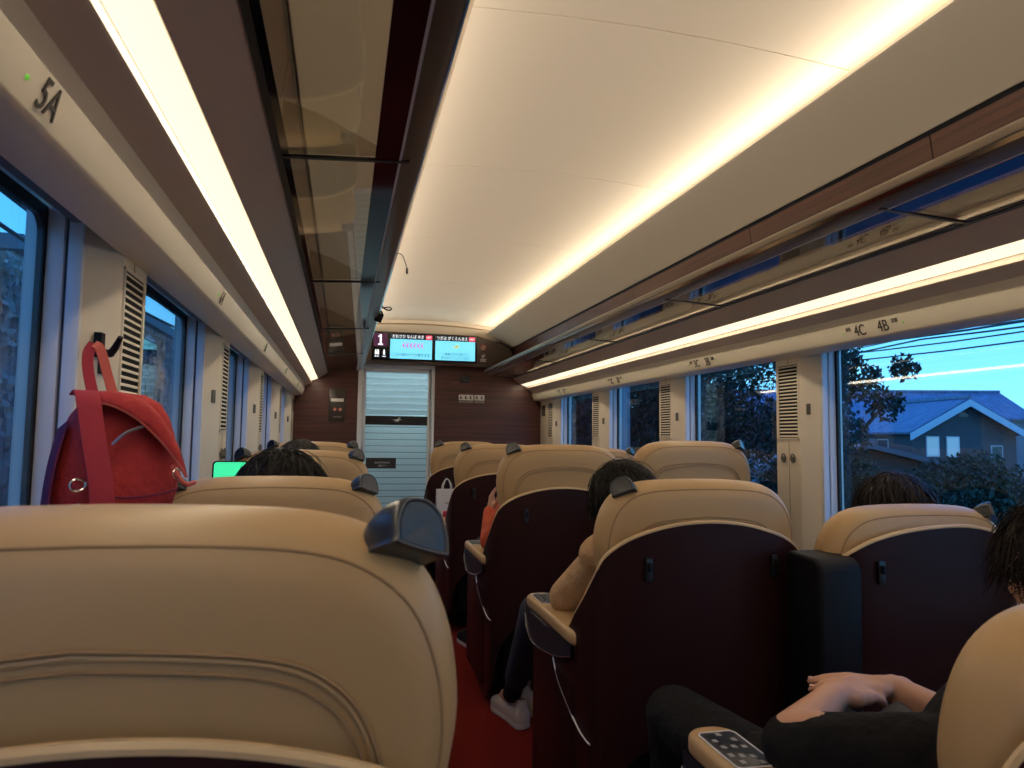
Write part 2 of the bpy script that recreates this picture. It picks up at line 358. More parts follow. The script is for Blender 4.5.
# end wall ahead
DX0, DX1, DZ = .175, .855, 1.905
ew = MB()
ew.box(-.62, DX0-.045, 7.2, 7.26, 0, 1.95).box(DX1+.03, 2.2, 7.2, 7.26, 0, 1.95).box(-.62, 2.2, 7.2, 7.26, 1.95, 2.2)
struct(ew.build('wall_front', wood, smooth=False))
struct(MB().prism([(-.2, 2.2), (1.75, 2.2), (1.75, 2.45), (-.2, 2.45)], 7.12, 7.26).build('wall_front_upper', cream, smooth=False))
struct(MB().prism([(x, arc(x)-.035) for x in cx_]+[(x, arc(x)-.045) for x in reversed(cx_)], 7.105, 7.13).build('trim_14', stitch))
struct(MB().box(-.62, 2.2, Y0-.06, Y0, 0, 2.45).build('wall_rear', wood, smooth=False))
# vestibule behind the door
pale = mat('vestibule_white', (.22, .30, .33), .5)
vb_ = MB(); vb_.box(-.4, 2.0, 9.1, 9.16, 0, 2.3).box(-.46, -.4, 7.26, 9.16, 0, 2.3).box(2.0, 2.06, 7.26, 9.16, 0, 2.3).box(-.46, 2.06, 7.26, 9.16, 2.25, 2.31)
struct(vb_.build('wall_vestibule', pale, smooth=False))
vl = MB().box(.1, 1.1, 7.75, 7.85, 2.235, 2.249).build('vestibule_lamp', emis('cold_lamp', (.72, .92, 1), 34.0)); tag(vl, 'cold white ceiling lamp seen through the top of the glass door', 'light')
# housing with screens over the door
HP = [(-.10, 2.155), (.22, 2.252), (1.30, 2.245), (1.62, 2.150), (1.66, 2.06), (1.66, 1.935), (-.13, 1.935), (-.13, 2.06)]
hs = MB().prism(HP, 7.06, 7.2).build('display_housing', housing, bevel=.004)
tag(hs, 'dark brown housing across the end wall above the glass door', 'display housing')
MB().box(.25, 1.29, 7.052, 7.06, 1.965, 2.238).build('screen_bezel', signbk, hs, bevel=.003)
def quad(x0, x1, z0, z1, y=7.050): return MB().box(x0, x1, y, y+.003, z0, z1)
nb = quad(.265, .395, 2.10, 2.228).build('car_number_panel', scrp, hs, False)
TF = lambda x, z, y=7.0475: frame((x, y, z), (1, 0, 0), (0, 0, 1))
MB().prism([(.306, 2.112), (.354, 2.112), (.354, 2.126), (.340, 2.126), (.340, 2.216), (.326, 2.216), (.306, 2.200), (.306, 2.188), (.322, 2.194), (.322, 2.126), (.306, 2.126)], 7.046, 7.049).build('car_number', scrw, hs, False)
for x in (.287, .309, .367): MB().prism([(x-.008, 2.018), (x+.008, 2.018), (x+.010, 2.048), (x+.005, 2.054), (x+.006, 2.066), (x, 2.070), (x-.006, 2.066), (x-.005, 2.054), (x-.010, 2.048)], 7.047, 7.050).build('toilet_symbol', scrw, hs, False)
for x0, x1 in ((.275, .318), (.350, .385)): MB().box(x0, x1, 7.047, 7.050, 1.998, 2.005).build('symbol_caption', scrw, hs, False)
for j, (x0, x1) in enumerate(((.425, .835), (.868, 1.268))):
    sc_ = quad(x0, x1, 1.985, 2.228).build('screen', scr, hs, False)
    if j == 0: sc_['label'] = 'lit screen with a row of magenta arrows'
    else: sc_['label'] = 'lit screen with a gold bird emblem and thanks'
    MB().box(x0, x1, 7.0485, 7.050, 2.178, 2.228).build('header_bar', mat('screen_navy', (.01, .03, .06), .4), sc_, False)
    MB().box(x1-.062, x1-.002, 7.0475, 7.0485, 2.182, 2.225).build('header_tag', scrr, sc_, False)
    text('HNT', .030, TF(x1-.032, 2.203, 7.0465), scrw, 'tag_text', sc_, sx=.75)
    text('おおさか なんば ゆき' if j == 0 else 'つぎは がくえんまえ', .040, TF((x0+x1)/2-.032, 2.203), scrw, 'header_text', sc_, sx=.82 if j == 0 else .85)
    if j == 0:
        ar = MB()
        for k in range(6):
            x = .540+.036*k; ar.add([(x, 7.0485, 2.118), (x+.036, 7.0485, 2.156), (x+.036, 7.0485, 2.080), (x+.016, 7.0485, 2.118)], [(0, 3, 1), (0, 2, 3)])
        ar.build('arrow_row', scrm, sc_, False)
        text('こちら側のドアが開きます', .035, TF(.63, 2.022), scri, 'message_text', sc_, sx=.88)
    else:
        text('ご乗車いただきまして', .030, TF(1.068, 2.045), scri, 'message_text', sc_, sx=.85)
        text('ありがとうございます', .030, TF(1.068, 2.008), scri, 'message_text', sc_, sx=.95)
def bird(M_, s, m, name, parent):
    b = MB()
    P = [(-1.0, .05), (-.35, .0), (-.1, -.18), (.25, -.22), (.55, -.02), (1.0, .02), (.6, .12), (.42, .2), (.75, .55), (.35, .42), (.05, .12), (-.2, .12)]
    b.prism([(x*s, y*s) for x, y in P], 0, .001, 'z', M_); b.prism([(x*s, y*s) for x, y in [(-.55, -.3), (.45, -.34), (.45, -.29), (-.55, -.26)]], 0, .001, 'z', M_)
    return b.build(name, m, parent, False)
bird(TF(1.068, 2.122), .055, scrg, 'bird_emblem', hs)
st = MB().prism([(1.355+.03*math.cos(2*PI*k/24), 2.128+.03*math.sin(2*PI*k/24)) for k in range(24)], 7.055, 7.06).build('no_smoking_sticker', paperw, hs, False)
rg = MB().tube([(1.355+.026*math.cos(2*PI*k/24), 7.054, 2.128+.026*math.sin(2*PI*k/24)) for k in range(24)], .0045, 6, True).tube([(1.337, 7.054, 2.146), (1.373, 7.054, 2.110)], .004, 6)
rg.build('red_ring', mat('sticker_red', (.55, .03, .02), .5), st); MB().box(1.340, 1.368, 7.052, 7.055, 2.122, 2.128).build('cigarette', inkm, st)
cs = MB().box(1.325, 1.385, 7.055, 7.06, 1.985, 2.015).build('camera_sticker', paperw, hs, False)
MB().prism([(1.335, 2.045), (1.365, 2.062), (1.378, 2.045), (1.362, 2.036), (1.358, 2.022), (1.345, 2.022)], 7.055, 7.06).build('camera_symbol', paperw, hs, False)
text('防犯カメラ作動中', .010, TF(1.355, 2.0, 7.0535), inkm, 'sticker_text', cs)
# glass door and frame
df = MB().box(DX0-.045, DX0, 7.17, 7.27, 0, 1.93).box(DX1, DX1+.03, 7.17, 7.27, 0, 1.93).box(DX0-.045, DX1+.03, 7.17, 7.27, 1.90, 1.935)
struct(df.build('door_1', alu, bevel=.004))
door = empty('glass_door', ((DX0+DX1)/2, 7.215, 0)); tag(door, 'striped frosted glass sliding door in the end wall', 'door')
hx = (DX1-DX0)/2-.004
MB().box(-hx+.03, hx-.03, -.004, .004, .05, 1.87).build('door_pane', dg, door, False)
MB().box(-hx, -hx+.03, -.015, .015, .01, 1.895).box(hx-.03, hx, -.015, .015, .01, 1.895).box(-hx, hx, -.015, .015, 1.865, 1.895).box(-hx, hx, -.015, .015, .01, .06).build('door_frame', alu, door, bevel=.002)
bb = MB().box(-hx+.03, hx-.03, -.012, -.006, 1.335, 1.425).build('black_band', signbk, door, False)
bird(frame((0, -.014, 1.385), (1, 0, 0), (0, 0, 1)), .055, paperw, 'bird_emblem', bb)
hn = MB().box(-hx+.045, -hx+.34, -.012, -.006, .905, 1.01).build('notice_panel', mat('notice_grey', (.025, .028, .032), .35), door, False)
text('AUTOMATIC', .026, frame((-.13, -.014, .962), (1, 0, 0), (0, 0, 1)), white, 'notice_text', hn)
text('自動ドア', .02, frame((-.13, -.014, .932), (1, 0, 0), (0, 0, 1)), white, 'notice_text', hn)
# wall signs by the door
sg = MB().box(-.145, .010, 7.185, 7.2, 1.365, 1.680).build('information_panel', mat('panel_bronze', (.045, .035, .028), .35), bevel=.004)
tag(sg, 'tall dark information panel on the end wall left of the glass door', 'sign')
MB().box(-.125, -.005, 7.180, 7.185, 1.555, 1.585).build('white_strip', paperw, sg, False)
rr = MB()
for x in (-.085, -.035): rr.prism([(x+.016*math.cos(2*PI*k/16), 1.478+.016*math.sin(2*PI*k/16)) for k in range(16)], 7.181, 7.185)
rr.build('round_symbols', mat('sticker_red2', (.6, .22, .16), .5), sg, False)
MB().box(-.10, -.02, 7.181, 7.185, 1.40, 1.412).build('small_text_line', greyink, sg, False)
for i, (x0, x1, tx) in enumerate(((1.135, 1.285, '座席案内'), (1.297, 1.40, 'トイレ'))):
    sp = MB().box(x0, x1, 7.19, 7.2, 1.60, 1.655).build('wall_sign', paperw, bevel=.002)
    tag(sp, ['wider white pictogram sign on the end wall right of the door', 'narrower white pictogram sign right of the wider one'][i], 'sign', 'pictogram signs on the end wall')
    k = 3 if i == 0 else 2
    for j in range(k):
        xx = x0+(x1-x0)*(j+.5)/k; MB().prism([(xx-.014, 1.612), (xx+.012, 1.612), (xx+.012, 1.620), (xx-.004, 1.622), (xx+.004, 1.634), (xx+.004, 1.644), (xx-.006, 1.644), (xx-.014, 1.632)], 7.187, 7.19).build('seat_symbol', inkm, sp, False)
    MB().box(x0, x1, 7.192, 7.2, 1.572, 1.594).build('caption_bar', greyink, sp, False)
sk = MB().box(1.15, 1.245, 7.188, 7.2, 1.775, 1.85).build('wall_speaker', signbk, bevel=.004); tag(sk, 'small square black grille high on the end wall right of door', 'speaker')

# ------------------------------------------------------------------ luggage racks
for side, nm in ((1, 'right'), (-1, 'left')):
    t = empty('luggage_rack', (mir(side, 1.53), 0, 1.85)); t['label'] = 'glass bottomed overhead luggage rack with bronze rail above the %s windows' % nm; t['category'] = 'luggage rack'
    o = Vector(t.location)
    L = lambda pts: [(mir(side, x)-o.x, z-o.z) for x, z in pts]
    MB().prism(L([(1.368, 1.905), (1.360, 1.895), (1.360, 1.878), (1.368, 1.866), (1.385, 1.858), (1.418, 1.852), (1.426, 1.858), (1.426, 1.872), (1.40, 1.900), (1.385, 1.908)]), Y0+.02, 7.0).build('rail', railm, t, bevel=.002)
    MB().prism(L([(1.358, 1.872), (1.366, 1.863), (1.370, 1.866), (1.362, 1.876)]), Y0+.02, 7.0).build('rail_trim', chrome, t)
    MB().prism(L([(1.418, 1.8515), (1.428, 1.8505), (1.428, 1.857), (1.418, 1.858)]), Y0+.02, 7.0).build('rail_edge', alu, t)
    # bent end of the rail meeting the end wall
    MB().prism(L([(1.37, 1.90), (1.36, 1.88), (1.38, 1.858), (1.68, 1.84), (1.69, 1.856), (1.42, 1.875)]), 7.0, 7.04).build('rail_end', railm, t, bevel=.004)
    js = [-2.3, -.98, .32, 1.62, 2.945, 4.25, 5.55, 6.99]
    for a, b in zip(js[:-1], js[1:]):
        MB().prism(L([(1.427, 1.8515), (1.681, 1.838), (1.681, 1.8445), (1.427, 1.858)]), a+.004, b-.004).build('glass_pane', rglass, t, False)
    bf = mat('black_glass_edge', (.008, .008, .010), .06) if 'black_glass_edge' not in MATS else MATS['black_glass_edge']
    MB().prism(L([(1.424, 1.8500), (1.478, 1.8472), (1.478, 1.8492), (1.424, 1.852)]), Y0+.02, 7.0).build('black_border', bf, t, False)
    MB().prism(L([(1.664, 1.8375), (1.685, 1.8365), (1.685, 1.838), (1.664, 1.839)]), Y0+.02, 7.0).build('black_border', bf, t, False)
    for y in js[1:-1]:
        br = MB().prism(L([(1.40, 1.850), (1.685, 1.834), (1.685, 1.841), (1.40, 1.857)]), y-.006, y+.006)
        br.build('bracket', rubber, t)
        MB().prism(L([(1.43, 1.862), (1.682, 1.846), (1.682, 1.965), (1.60, 1.94)]), y-.003, y+.003).build('divider_plate', rglass, t, False)

# seat numbers on the fascia
def fascia_text(side, y, body, size, m, name, parent, dz=0, sx=.85):
    up = Vector((-side*.021, 0, .056)).normalized(); xd = Vector((0, -side, 0)); c = Vector((mir(side, 1.9135)-side*.0014, y, 1.646))+up*dz
    return text(body, size, frame(c, xd, up), m, name, parent, sx=sx)
def fdot(side, y, r=.0038):
    b = MB(); c = Vector((mir(side, 1.9135), y, 1.646)); b.ell(c, r, u=10, v=6); return b
for row, y in ((5, 1.02), (4, 2.27), (3, 3.57), (2, 4.87), (1, 6.17)):
    e_ = empty('seat_number_sign', (1.9135, y, 1.648)); e_['label'] = 'seat number %dC and %dB with green lamps over the right windows' % (row, row); e_['category'] = 'seat number'; e_['group'] = 'seat numbers on the right fascia'
    parts = []
    parts.append(fascia_text(1, y+.065, '%dC' % row, .060, inkm, 'number', e_)); parts.append(fascia_text(1, y-.055, '%dB' % row, .060, inkm, 'number', e_))
    parts.append(fascia_text(1, y+.125, '通路', .018, greyink, 'small_text', e_, .012)); parts.append(fascia_text(1, y-.115, '窓側', .018, greyink, 'small_text', e_, .012))
    parts.append(fdot(1, y+.16).build('green_lamp', led, e_)); parts.append(fdot(1, y-.15).build('green_lamp', led, e_))
    for p in parts: p.location = -e_.location
    yl = y-.012 if row == 5 else y+.1
    e_ = empty('seat_number_sign', (MX-1.9135, yl, 1.648)); e_['label'] = 'seat number %dA with green lamp over the left windows' % row; e_['category'] = 'seat number'; e_['group'] = 'seat numbers on the left fascia'
    parts = [fascia_text(-1, yl, '%dA' % row, .060, inkm if row == 5 else greyink, 'number', e_), fdot(-1, yl-.065).build('green_lamp', led, e_)]
    for p in parts: p.location = -e_.location

# ------------------------------------------------------------------ seats
def lathe_outline(half):
    L_ = [(-x, z) for x, z in half]; return list(reversed(half))+L_
def backrest_mesh():
    half = spline([(0, 0), (.10, -.002), (.18, -.009), (.232, -.027), (.272, -.062), (.295, -.115), (.303, -.175), (.297, -.23), (.284, -.30), (.270, -.37), (.262, -.46), (.258, -.60), (.25, -.70)], 4)
    left = [(-x, z) for x, z in half[1:]]
    out = list(reversed(left))+half          # from bottom-left over the top to bottom-right
    n_ = len(out)
    cz = -.33
    rows = []
    T = .135
    # rings from the middle of the rear face, over the rounded rim, to the middle of the front face
    prof = [(.0, -.006), (.35, -.005), (.6, -.002), (.75, .0), (.86, .004)]
    rim = [(.93, .012), (.972, .026), (.993, .045), (1.0, .067), (.993, .090), (.972, .109), (.93, .123)]
    fr_ = [(.86, .131), (.7, .135), (.4, .128), (.0, .122)]
    for sc, y in prof+rim+fr_:
        r_ = []
        for x, z in out:
            zz = cz+(z-cz)*(1-(1-sc)*.9)if sc > .9 else cz+(z-cz)*sc
            # rim inset is metric rather than scaled, so the seam keeps its distance
            ins = (1-sc)
            r_.append((x*(1-ins), y, cz+(z-cz)*(1-ins)))
        rows.append(r_)
    b = MB(); b.grid(rows, closed=True); return b, out, cz
def tilt(b, deg=5, pz=-.5):
    a = math.radians(deg); c, s = math.cos(a), math.sin(a)
    b.v = [(x, y*c-(z-pz)*s, pz+y*s+(z-pz)*c) for x, y, z in b.v]; return b
def hull(points, name, m, parent, bevel=.004):
    me = bpy.data.meshes.new(name); b = bmesh.new()
    for p in points: b.verts.new(p)
    r = bmesh.ops.convex_hull(b, input=b.verts); 
    dl = [g for g in r['geom_interior']+r['geom_unused'] if isinstance(g, bmesh.types.BMVert)]
    if dl: bmesh.ops.delete(b, geom=list(set(dl)), context='VERTS')
    bmesh.ops.dissolve_limit(b, angle_limit=.1, verts=b.verts, edges=b.edges)
    bmesh.ops.bevel(b, geom=list(b.edges), offset=bevel, segments=3, affect='EDGES', clamp_overlap=True)
    bmesh.ops.recalc_face_normals(b, faces=b.faces)
    for f in b.faces: f.smooth = True
    for e in b.edges:
        if len(e.link_faces) == 2 and e.calc_face_angle(0) > .7: e.smooth = False
    b.to_mesh(me); b.free(); me.materials.append(m); o = bpy.data.objects.new(name, me); COL.objects.link(o)
    if parent: o.parent = parent
    return o
def make_seat(kind):
    """kind: 'A' aisle at +x, 'C' aisle at -x, 'B' no aisle side, lamp at +x. Local origin on the floor under the rear of the shell."""
    s = -1 if kind == 'A' else 1
    root = empty('train_seat')
    # ---- backrest, hung from its own top so that recline only slides it
    b, out, cz = backrest_mesh(); tilt(b)
    br = b.build('backrest', leather, root, loc=(0, .045, 1.17), sharp=1.2)
    st_ = MB()
    # rim seam and the inner arch seam on the rear face
    def on_back(x, z, y=-.0035): return (x, y, z)
    def yface(sc):
        pr = [(.0, -.006), (.35, -.005), (.6, -.002), (.75, .0), (.86, .004), (.93, .012), (.972, .026), (1, .067)]
        for (a, ya), (c, yc) in zip(pr[:-1], pr[1:]):
            if a <= sc <= c: return ya+(yc-ya)*(sc-a)/(c-a)
        return .0
    rim = [(x*.935, yface(.935)-.0006, cz+(z-cz)*.935) for x, z in out][6:-6]
    st_.tube(rim, .0016, 6)
    arch = spline([(.232, -.62), (.238, -.40), (.236, -.25), (.222, -.175), (.188, -.130), (.13, -.108), (0, -.096)], 6); arch = arch+[(-x, z) for x, z in reversed(arch[:-1])]
    for d in (0, .011):
        a2 = []
        for x, z in arch:
            k = 1-d/.25; a2.append((x*k, -.0035, -.45+(z+.45)*k))
        st_.tube(a2, .0021 if d == 0 else .0013, 6)
    tilt(st_); st_.build('seam', stitch, br)
    pipe = MB().tube([(x*.985, -.0012, -.45+(z+.45)*.985) for x, z in arch], .0030, 8); tilt(pipe); pipe.build('raised_seam', leather, br)
    # ---- reading lamps on the shoulders
    for hs_ in ((-1, 1) if kind == 'A' else ((-1,) if kind == 'C' else (1,))):
        c_ = Vector((hs_*.234, .044, -.020)); n_ = Vector((hs_*.66, -.66, .34)).normalized(); xd = Vector((0, 0, 1)).cross(n_).normalized(); yd = n_.cross(xd)
        xd = (xd*math.cos(.42)-yd*hs_*math.sin(.42)).normalized(); yd = n_.cross(xd)
        D = [(-.033, -.020), (-.034, -.002), (-.026, .017), (-.010, .025), (.008, .026), (.024, .018), (.034, .0), (.036, -.016), (.030, -.021), (-.028, -.023)]
        D = spline(D+[D[0]], 3)[:-1]
        def ring(sc, h, dx=0, dy=0): return [c_+xd*(x*sc+dx)+yd*(y*sc+dy)+n_*h for x, y in D]
        lb = MB(); lb.grid([ring(.02, .017), ring(.82, .018), ring(.90, .020), ring(.97, .018), ring(1.0, .012), ring(.98, -.004, 0, -.001), ring(.92, -.018, 0, -.004), ring(.80, -.030, 0, -.008), ring(.05, -.036, 0, -.010)], closed=True)
        tilt(lb); lp = lb.build('reading_lamp', grip, br, sharp=.9)
        lr = MB(); lr.tube(ring(.90, .0195), .0010, 6, True); tilt(lr); lr.build('lamp_rim', alud, lp)
        lf = MB(); lf.grid([ring(.02, .0185), ring(.80, .0190)], closed=True); tilt(lf); lf.build('lamp_face', signbk, lp)
        # round button on the inner rear facet
        bc = c_+xd*(-hs_*.0)+n_*(-.012)+Vector((-hs_*.016, -.017, .003)); bn = Vector((-hs_*.45, -.85, .25)).normalized(); bx = Vector((0, 0, 1)).cross(bn).normalized(); by = bn.cross(bx)
        q = MB()
        q.add([bc+bn*.004]+[bc+bn*.0035+(bx*math.cos(2*PI*k/20)+by*math.sin(2*PI*k/20))*.011 for k in range(20)]+[bc-bn*.010+(bx*math.cos(2*PI*k/20)+by*math.sin(2*PI*k/20))*.014 for k in range(20)], [(0, 1+k, 1+(k+1) % 20) for k in range(20)]+[(1+k, 21+k, 21+(k+1) % 20, 1+(k+1) % 20) for k in range(20)])
        tilt(q); q.build('lamp_button', slate, lp)
    # ---- shell
    if kind != 'B':
        path = [(-.338, .60, .545, .10), (-.338, .46, .555, .07), (-.338, .32, .60, .05), (-.338, .22, .665, .05), (-.338, .15, .725, .05), (-.337, .08, .782, .06), (-.330, .03, .838, .14), (-.31, .0, .895, .26),
                (-.26, -.014, .937, .35), (-.19, -.020, .966, .40), (-.10, -.024, .986, .425), (0, -.025, .992, .43), (.10, -.024, .983, .43), (.19, -.020, .960, .42), (.25, -.012, .933, .41), (.295, .010, .895, .40), (.315, .05, .84, .40), (.318, .12, .74, .40), (.318, .26, .66, .40)]
    else:
        path = [(-.318, .26, .66, .40), (-.318, .12, .74, .40), (-.315, .05, .84, .40), (-.295, .010, .895, .40), (-.25, -.012, .930, .41), (-.19, -.020, .955, .42), (-.10, -.024, .975, .43), (0, -.025, .985, .43),
                (.10, -.024, .986, .43), (.19, -.020, .970, .42), (.25, -.014, .945, .41), (.30, .008, .905, .40), (.325, .05, .84, .40), (.328, .12, .74, .40), (.328, .26, .66, .40)]
    pp = spline(path, 4); NV = 12
    def shp(x, z):
        sgn = 1
        if x > 0 or kind == 'B': x *= 1-.28*max(0, .86-z)
        return x
    def surf(off):
        rows = []
        for v in range(NV+1):
            r_ = []
            for i, (x, y, zt, zb) in enumerate(pp):
                a = pp[max(i-1, 0)]; c = pp[min(i+1, len(pp)-1)]; tx, ty = c[0]-a[0], c[1]-a[1]; ll = math.hypot(tx, ty) or 1
                nx, ny = -ty/ll, tx/ll          # towards the sitter
                z = zb+(zt-zb)*v/NV
                r_.append(((shp(x, z)+nx*off)*s, y+ny*off-(max(0, y-.15)*max(0, .5-z)*1.0 if x < 0 and kind != 'B' else 0), z))
            rows.append(r_)
        return rows
    R0, R1 = surf(0), surf(.014)
    sb = MB(); m_ = len(pp)
    sb.grid(R0); sb.grid([list(r) for r in R1])
    sb.grid([R0[-1], R1[-1]]); sb.grid([R0[0], R1[0]]); sb.grid([[r[0] for r in R0], [r[0] for r in R1]]); sb.grid([[r[-1] for r in R0], [r[-1] for r in R1]])
    sh = sb.build('shell', shellm, root, sharp=.9)
    top = [((a[0]+b_[0])/2, (a[1]+b_[1])/2, a[2]+.002) for a, b_ in zip(R0[-1], R1[-1])]
    st0 = 14 if kind != 'B' else 8
    MB().tube(top[st0:-6], .0075, 8).build('piping', leather2, sh)
    for hx_ in (-.19, .19):
        hk = MB().prism(rrect(hx_*s, .872, .022, .062, .005), -.030, -.012).build('coat_hook', rubber, sh, bevel=.002)
        MB().prism(rrect(hx_*s, .880, .010, .022, .003), -.038, -.028).build('hook_tongue', blackp, hk, bevel=.001)
    # ---- aisle side: armrest, slate side panel, chrome lines
    if kind != 'B':
        def pad(x0, x1, y0, y1, z0, z1, name, m, par, r=.03, bev=.012):
            bq = MB().prism([(x*s, y) for x, y in rrect((x0+x1)/2, (y0+y1)/2, x1-x0, y1-y0, r)], z0, z1, 'z'); return bq.build(name, m, par, bevel=bev, seg=3, sharp=1.0)
        ar = pad(-.352, -.250, .13, .69, .628, .670, 'armrest', leather, root, .045, .014)
        cp = MB().prism([(x*s, y) for x, y in rrect(-.301, .575, .072, .145, .012)], .6695, .6725, 'z').build('control_panel', slate, ar, bevel=.001)
        MB().tube([(x*s, y, .672) for x, y in rrect(-.301, .575, .074, .147, .012)], .0014, 6, True).build('panel_rim', alu, cp)
        ic = MB()
        for k, (x, y) in enumerate(((-.318, .725), (-.338, .70), (-.300, .70), (-.336, .672), (-.316, .672), (-.298, .668), (-.340, .640), (-.322, .635), (-.304, .63), (-.334, .612), (-.300, .606))):
            ic.box((x+.012)*s, (x+.021)*s, y-.096, y-.084, .6724, .6732)
        ic.build('button_symbols', mat('button_grey', (.30, .31, .33), .5) if 'button_grey' not in MATS else MATS['button_grey'], cp, False)
        sp = MB(); PF = spline([(.16, .60), (.30, .560), (.45, .535), (.58, .525), (.655, .55), (.685, .60)], 4); PT = [(y, .630) for y in [.16+.525*k/(len(PF)-1) for k in range(len(PF))]]
        for X_ in (-.348, -.30): sp.grid([[(X_*s, y, z) for y, z in PF], [(X_*s, y, z) for y, z in PT]])
        sp.grid([[(-.348*s, y, z) for y, z in PF], [(-.30*s, y, z) for y, z in PF]])
        spo = sp.build('armrest_side', slate, ar, sharp=.8)
        MB().tube([(-.3495*s, y, z) for y, z in PF], .0022, 6).build('chrome_trim', chrome, ar)
        MB().tube([(-.3495*s, y, .622) for y in (.40, .44, .48, .52, .56, .6)], .0020, 6).build('chrome_button', chrome, spo)
        cl = spline([(.36, .560), (.345, .52), (.29, .475), (.20, .438), (.10, .408), (.03, .395)], 5)
        def sxat(y):
            for a, c in zip(pp[:-1], pp[1:]):
                if a[1] >= y >= c[1]: return a[0]+(c[0]-a[0])*(a[1]-y)/((a[1]-c[1]) or 1)
            return -.35
        MB().tube([((sxat(y)-.0050)*s, y-max(0, y-.15)*max(0, .488-z), z+.012) for y, z in cl], .0026, 6).build('chrome_line', alu, sh)
        # small pocket for the foot end of the side panel
        MB().box(-.345*s, -.27*s, .14, .60, .07, .53).build('side_box', shellm, sh, bevel=.02)
    # inner armrest
    ia = MB().prism([(x*s, y) for x, y in rrect(.29, .44, .06, .46, .02)], .600, .640, 'z').build('inner_armrest', leather, root, bevel=.012)
    MB().box(.27*s, .31*s, .22, .62, .38, .60).build('armrest_post', matte, ia, bevel=.008)
    # seat cushion, leg rest, plinth
    MB().prism(rrect(0, .42, .50, .52, .05), .36, .455, 'z').build('seat_cushion', leather, root, bevel=.025, seg=3, sharp=1)
    MB().prism([(.68, .34), (.73, .36), (.80, .14), (.75, .12)], -.23, .23, 'x').build('leg_rest', leather, root, bevel=.015, seg=3, sharp=1)
    MB().box(-.26, .26, .10, .62, .12, .36).build('seat_frame', matte, root, bevel=.02)
    MB().box(-.22, .22, .16, .58, 0.0, .12).build('plinth', matte, root, bevel=.01)
    return root
AX, CX, BX = -.175, 1.0, 1.61
# kind, row, x, y, top height of the backrest, label
protoA, protoB, protoC = make_seat('A'), make_seat('B'), make_seat('C')
used = set()
def put(kind, x, y, top, label, group, lab_=0):
    pr = {'A': protoA, 'B': protoB, 'C': protoC}[kind]
    o = pr if kind not in used else copy_tree(pr); used.add(kind)
    o.location = (x-(.018 if y == .60 else 0), y, 0); tag(o, label, 'seat', group)
    for c in o.children:
        if c.name.startswith('backrest'):
            c.location.z = top
            if kind == 'A' and y == .60:
                for g in c.children:
                    if g.name.startswith('reading_lamp'): g.location.x = .017
            if lab_ == 5:
                for g in c.children:
                    if g.name.startswith('reading_lamp'): g.location.x = .07
    return o
GA, GC, GB = 'single seats along the left windows', 'aisle seats of the right pairs', 'window seats of the right pairs'
for k, y, top, lab in (('A', 1.90, 1.110, 'beige seat directly in front of the nearest one on the left, dark hair above it'),
                       ('A', 3.17, 1.155, 'left side beige seat, third from the camera, behind the green phone'),
                       ('A', 4.5, 1.180, 'left side beige seat, farthest one, before the dark end wall'),
                       ('A', .60, 1.155, 'nearest beige leather seat, filling the lower left corner')): put(k, AX, y, top, lab, GA)
for y, top, lab in ((1.84, 1.105, 'large beige aisle seat with maroon shell, person in beige sleeve sitting in it'),
                    (3.17, 1.190, 'aisle seat in the row ahead of the beige sleeve, orange sleeve on its armrest'),
                    (4.48, 1.178, 'aisle seat two rows ahead of the beige sleeve, white paper bag beyond it'),
                    (5.78, 1.185, 'aisle seat nearest the glass door, white paper bag hanging at its back'),
                    (.62, 1.035, 'beige seat cut off by the lower right corner, person in black leaning on it')): put('C', CX, y, top, lab, GC, 5 if y < 1 else 0)
for y, top, lab in ((1.70, 1.040, 'window seat under the large right window, dark hair above its headrest'),
                    (3.05, 1.215, 'window seat in the row ahead of the large right window'),
                    (4.38, 1.16, 'window seat two rows ahead of the large right window, mostly hidden'),
                    (5.68, 1.16, 'window seat of the farthest pair by the end wall, mostly hidden')): put('B', BX, y, top, lab, GB)
# divider boxes between the paired seats
for i, (y, lab) in enumerate(((1.68, 'black divider box between the two nearest maroon seat shells'), (2.98, 'black divider box between the paired seats one row further ahead'))):
    d = MB().prism([(y-.02, .34), (y-.03, .88), (y-.018, .905), (y+.0, .914), (y+.12, .918), (y+.12, .34)], 1.215, 1.345, 'x').build('seat_divider', blackp, bevel=.012, seg=3)
    MB().prism([(1.255, .0), (1.27, 0), (1.265, .34), (1.262, .34)], y+.05, y+.075).build('stay', chrome, d)
    MB().prism([(1.295, .0), (1.31, 0), (1.306, .34), (1.302, .34)], y+.05, y+.075).build('stay', chrome, d)
    tag(d, lab, 'divider', 'dividers between the paired seats')

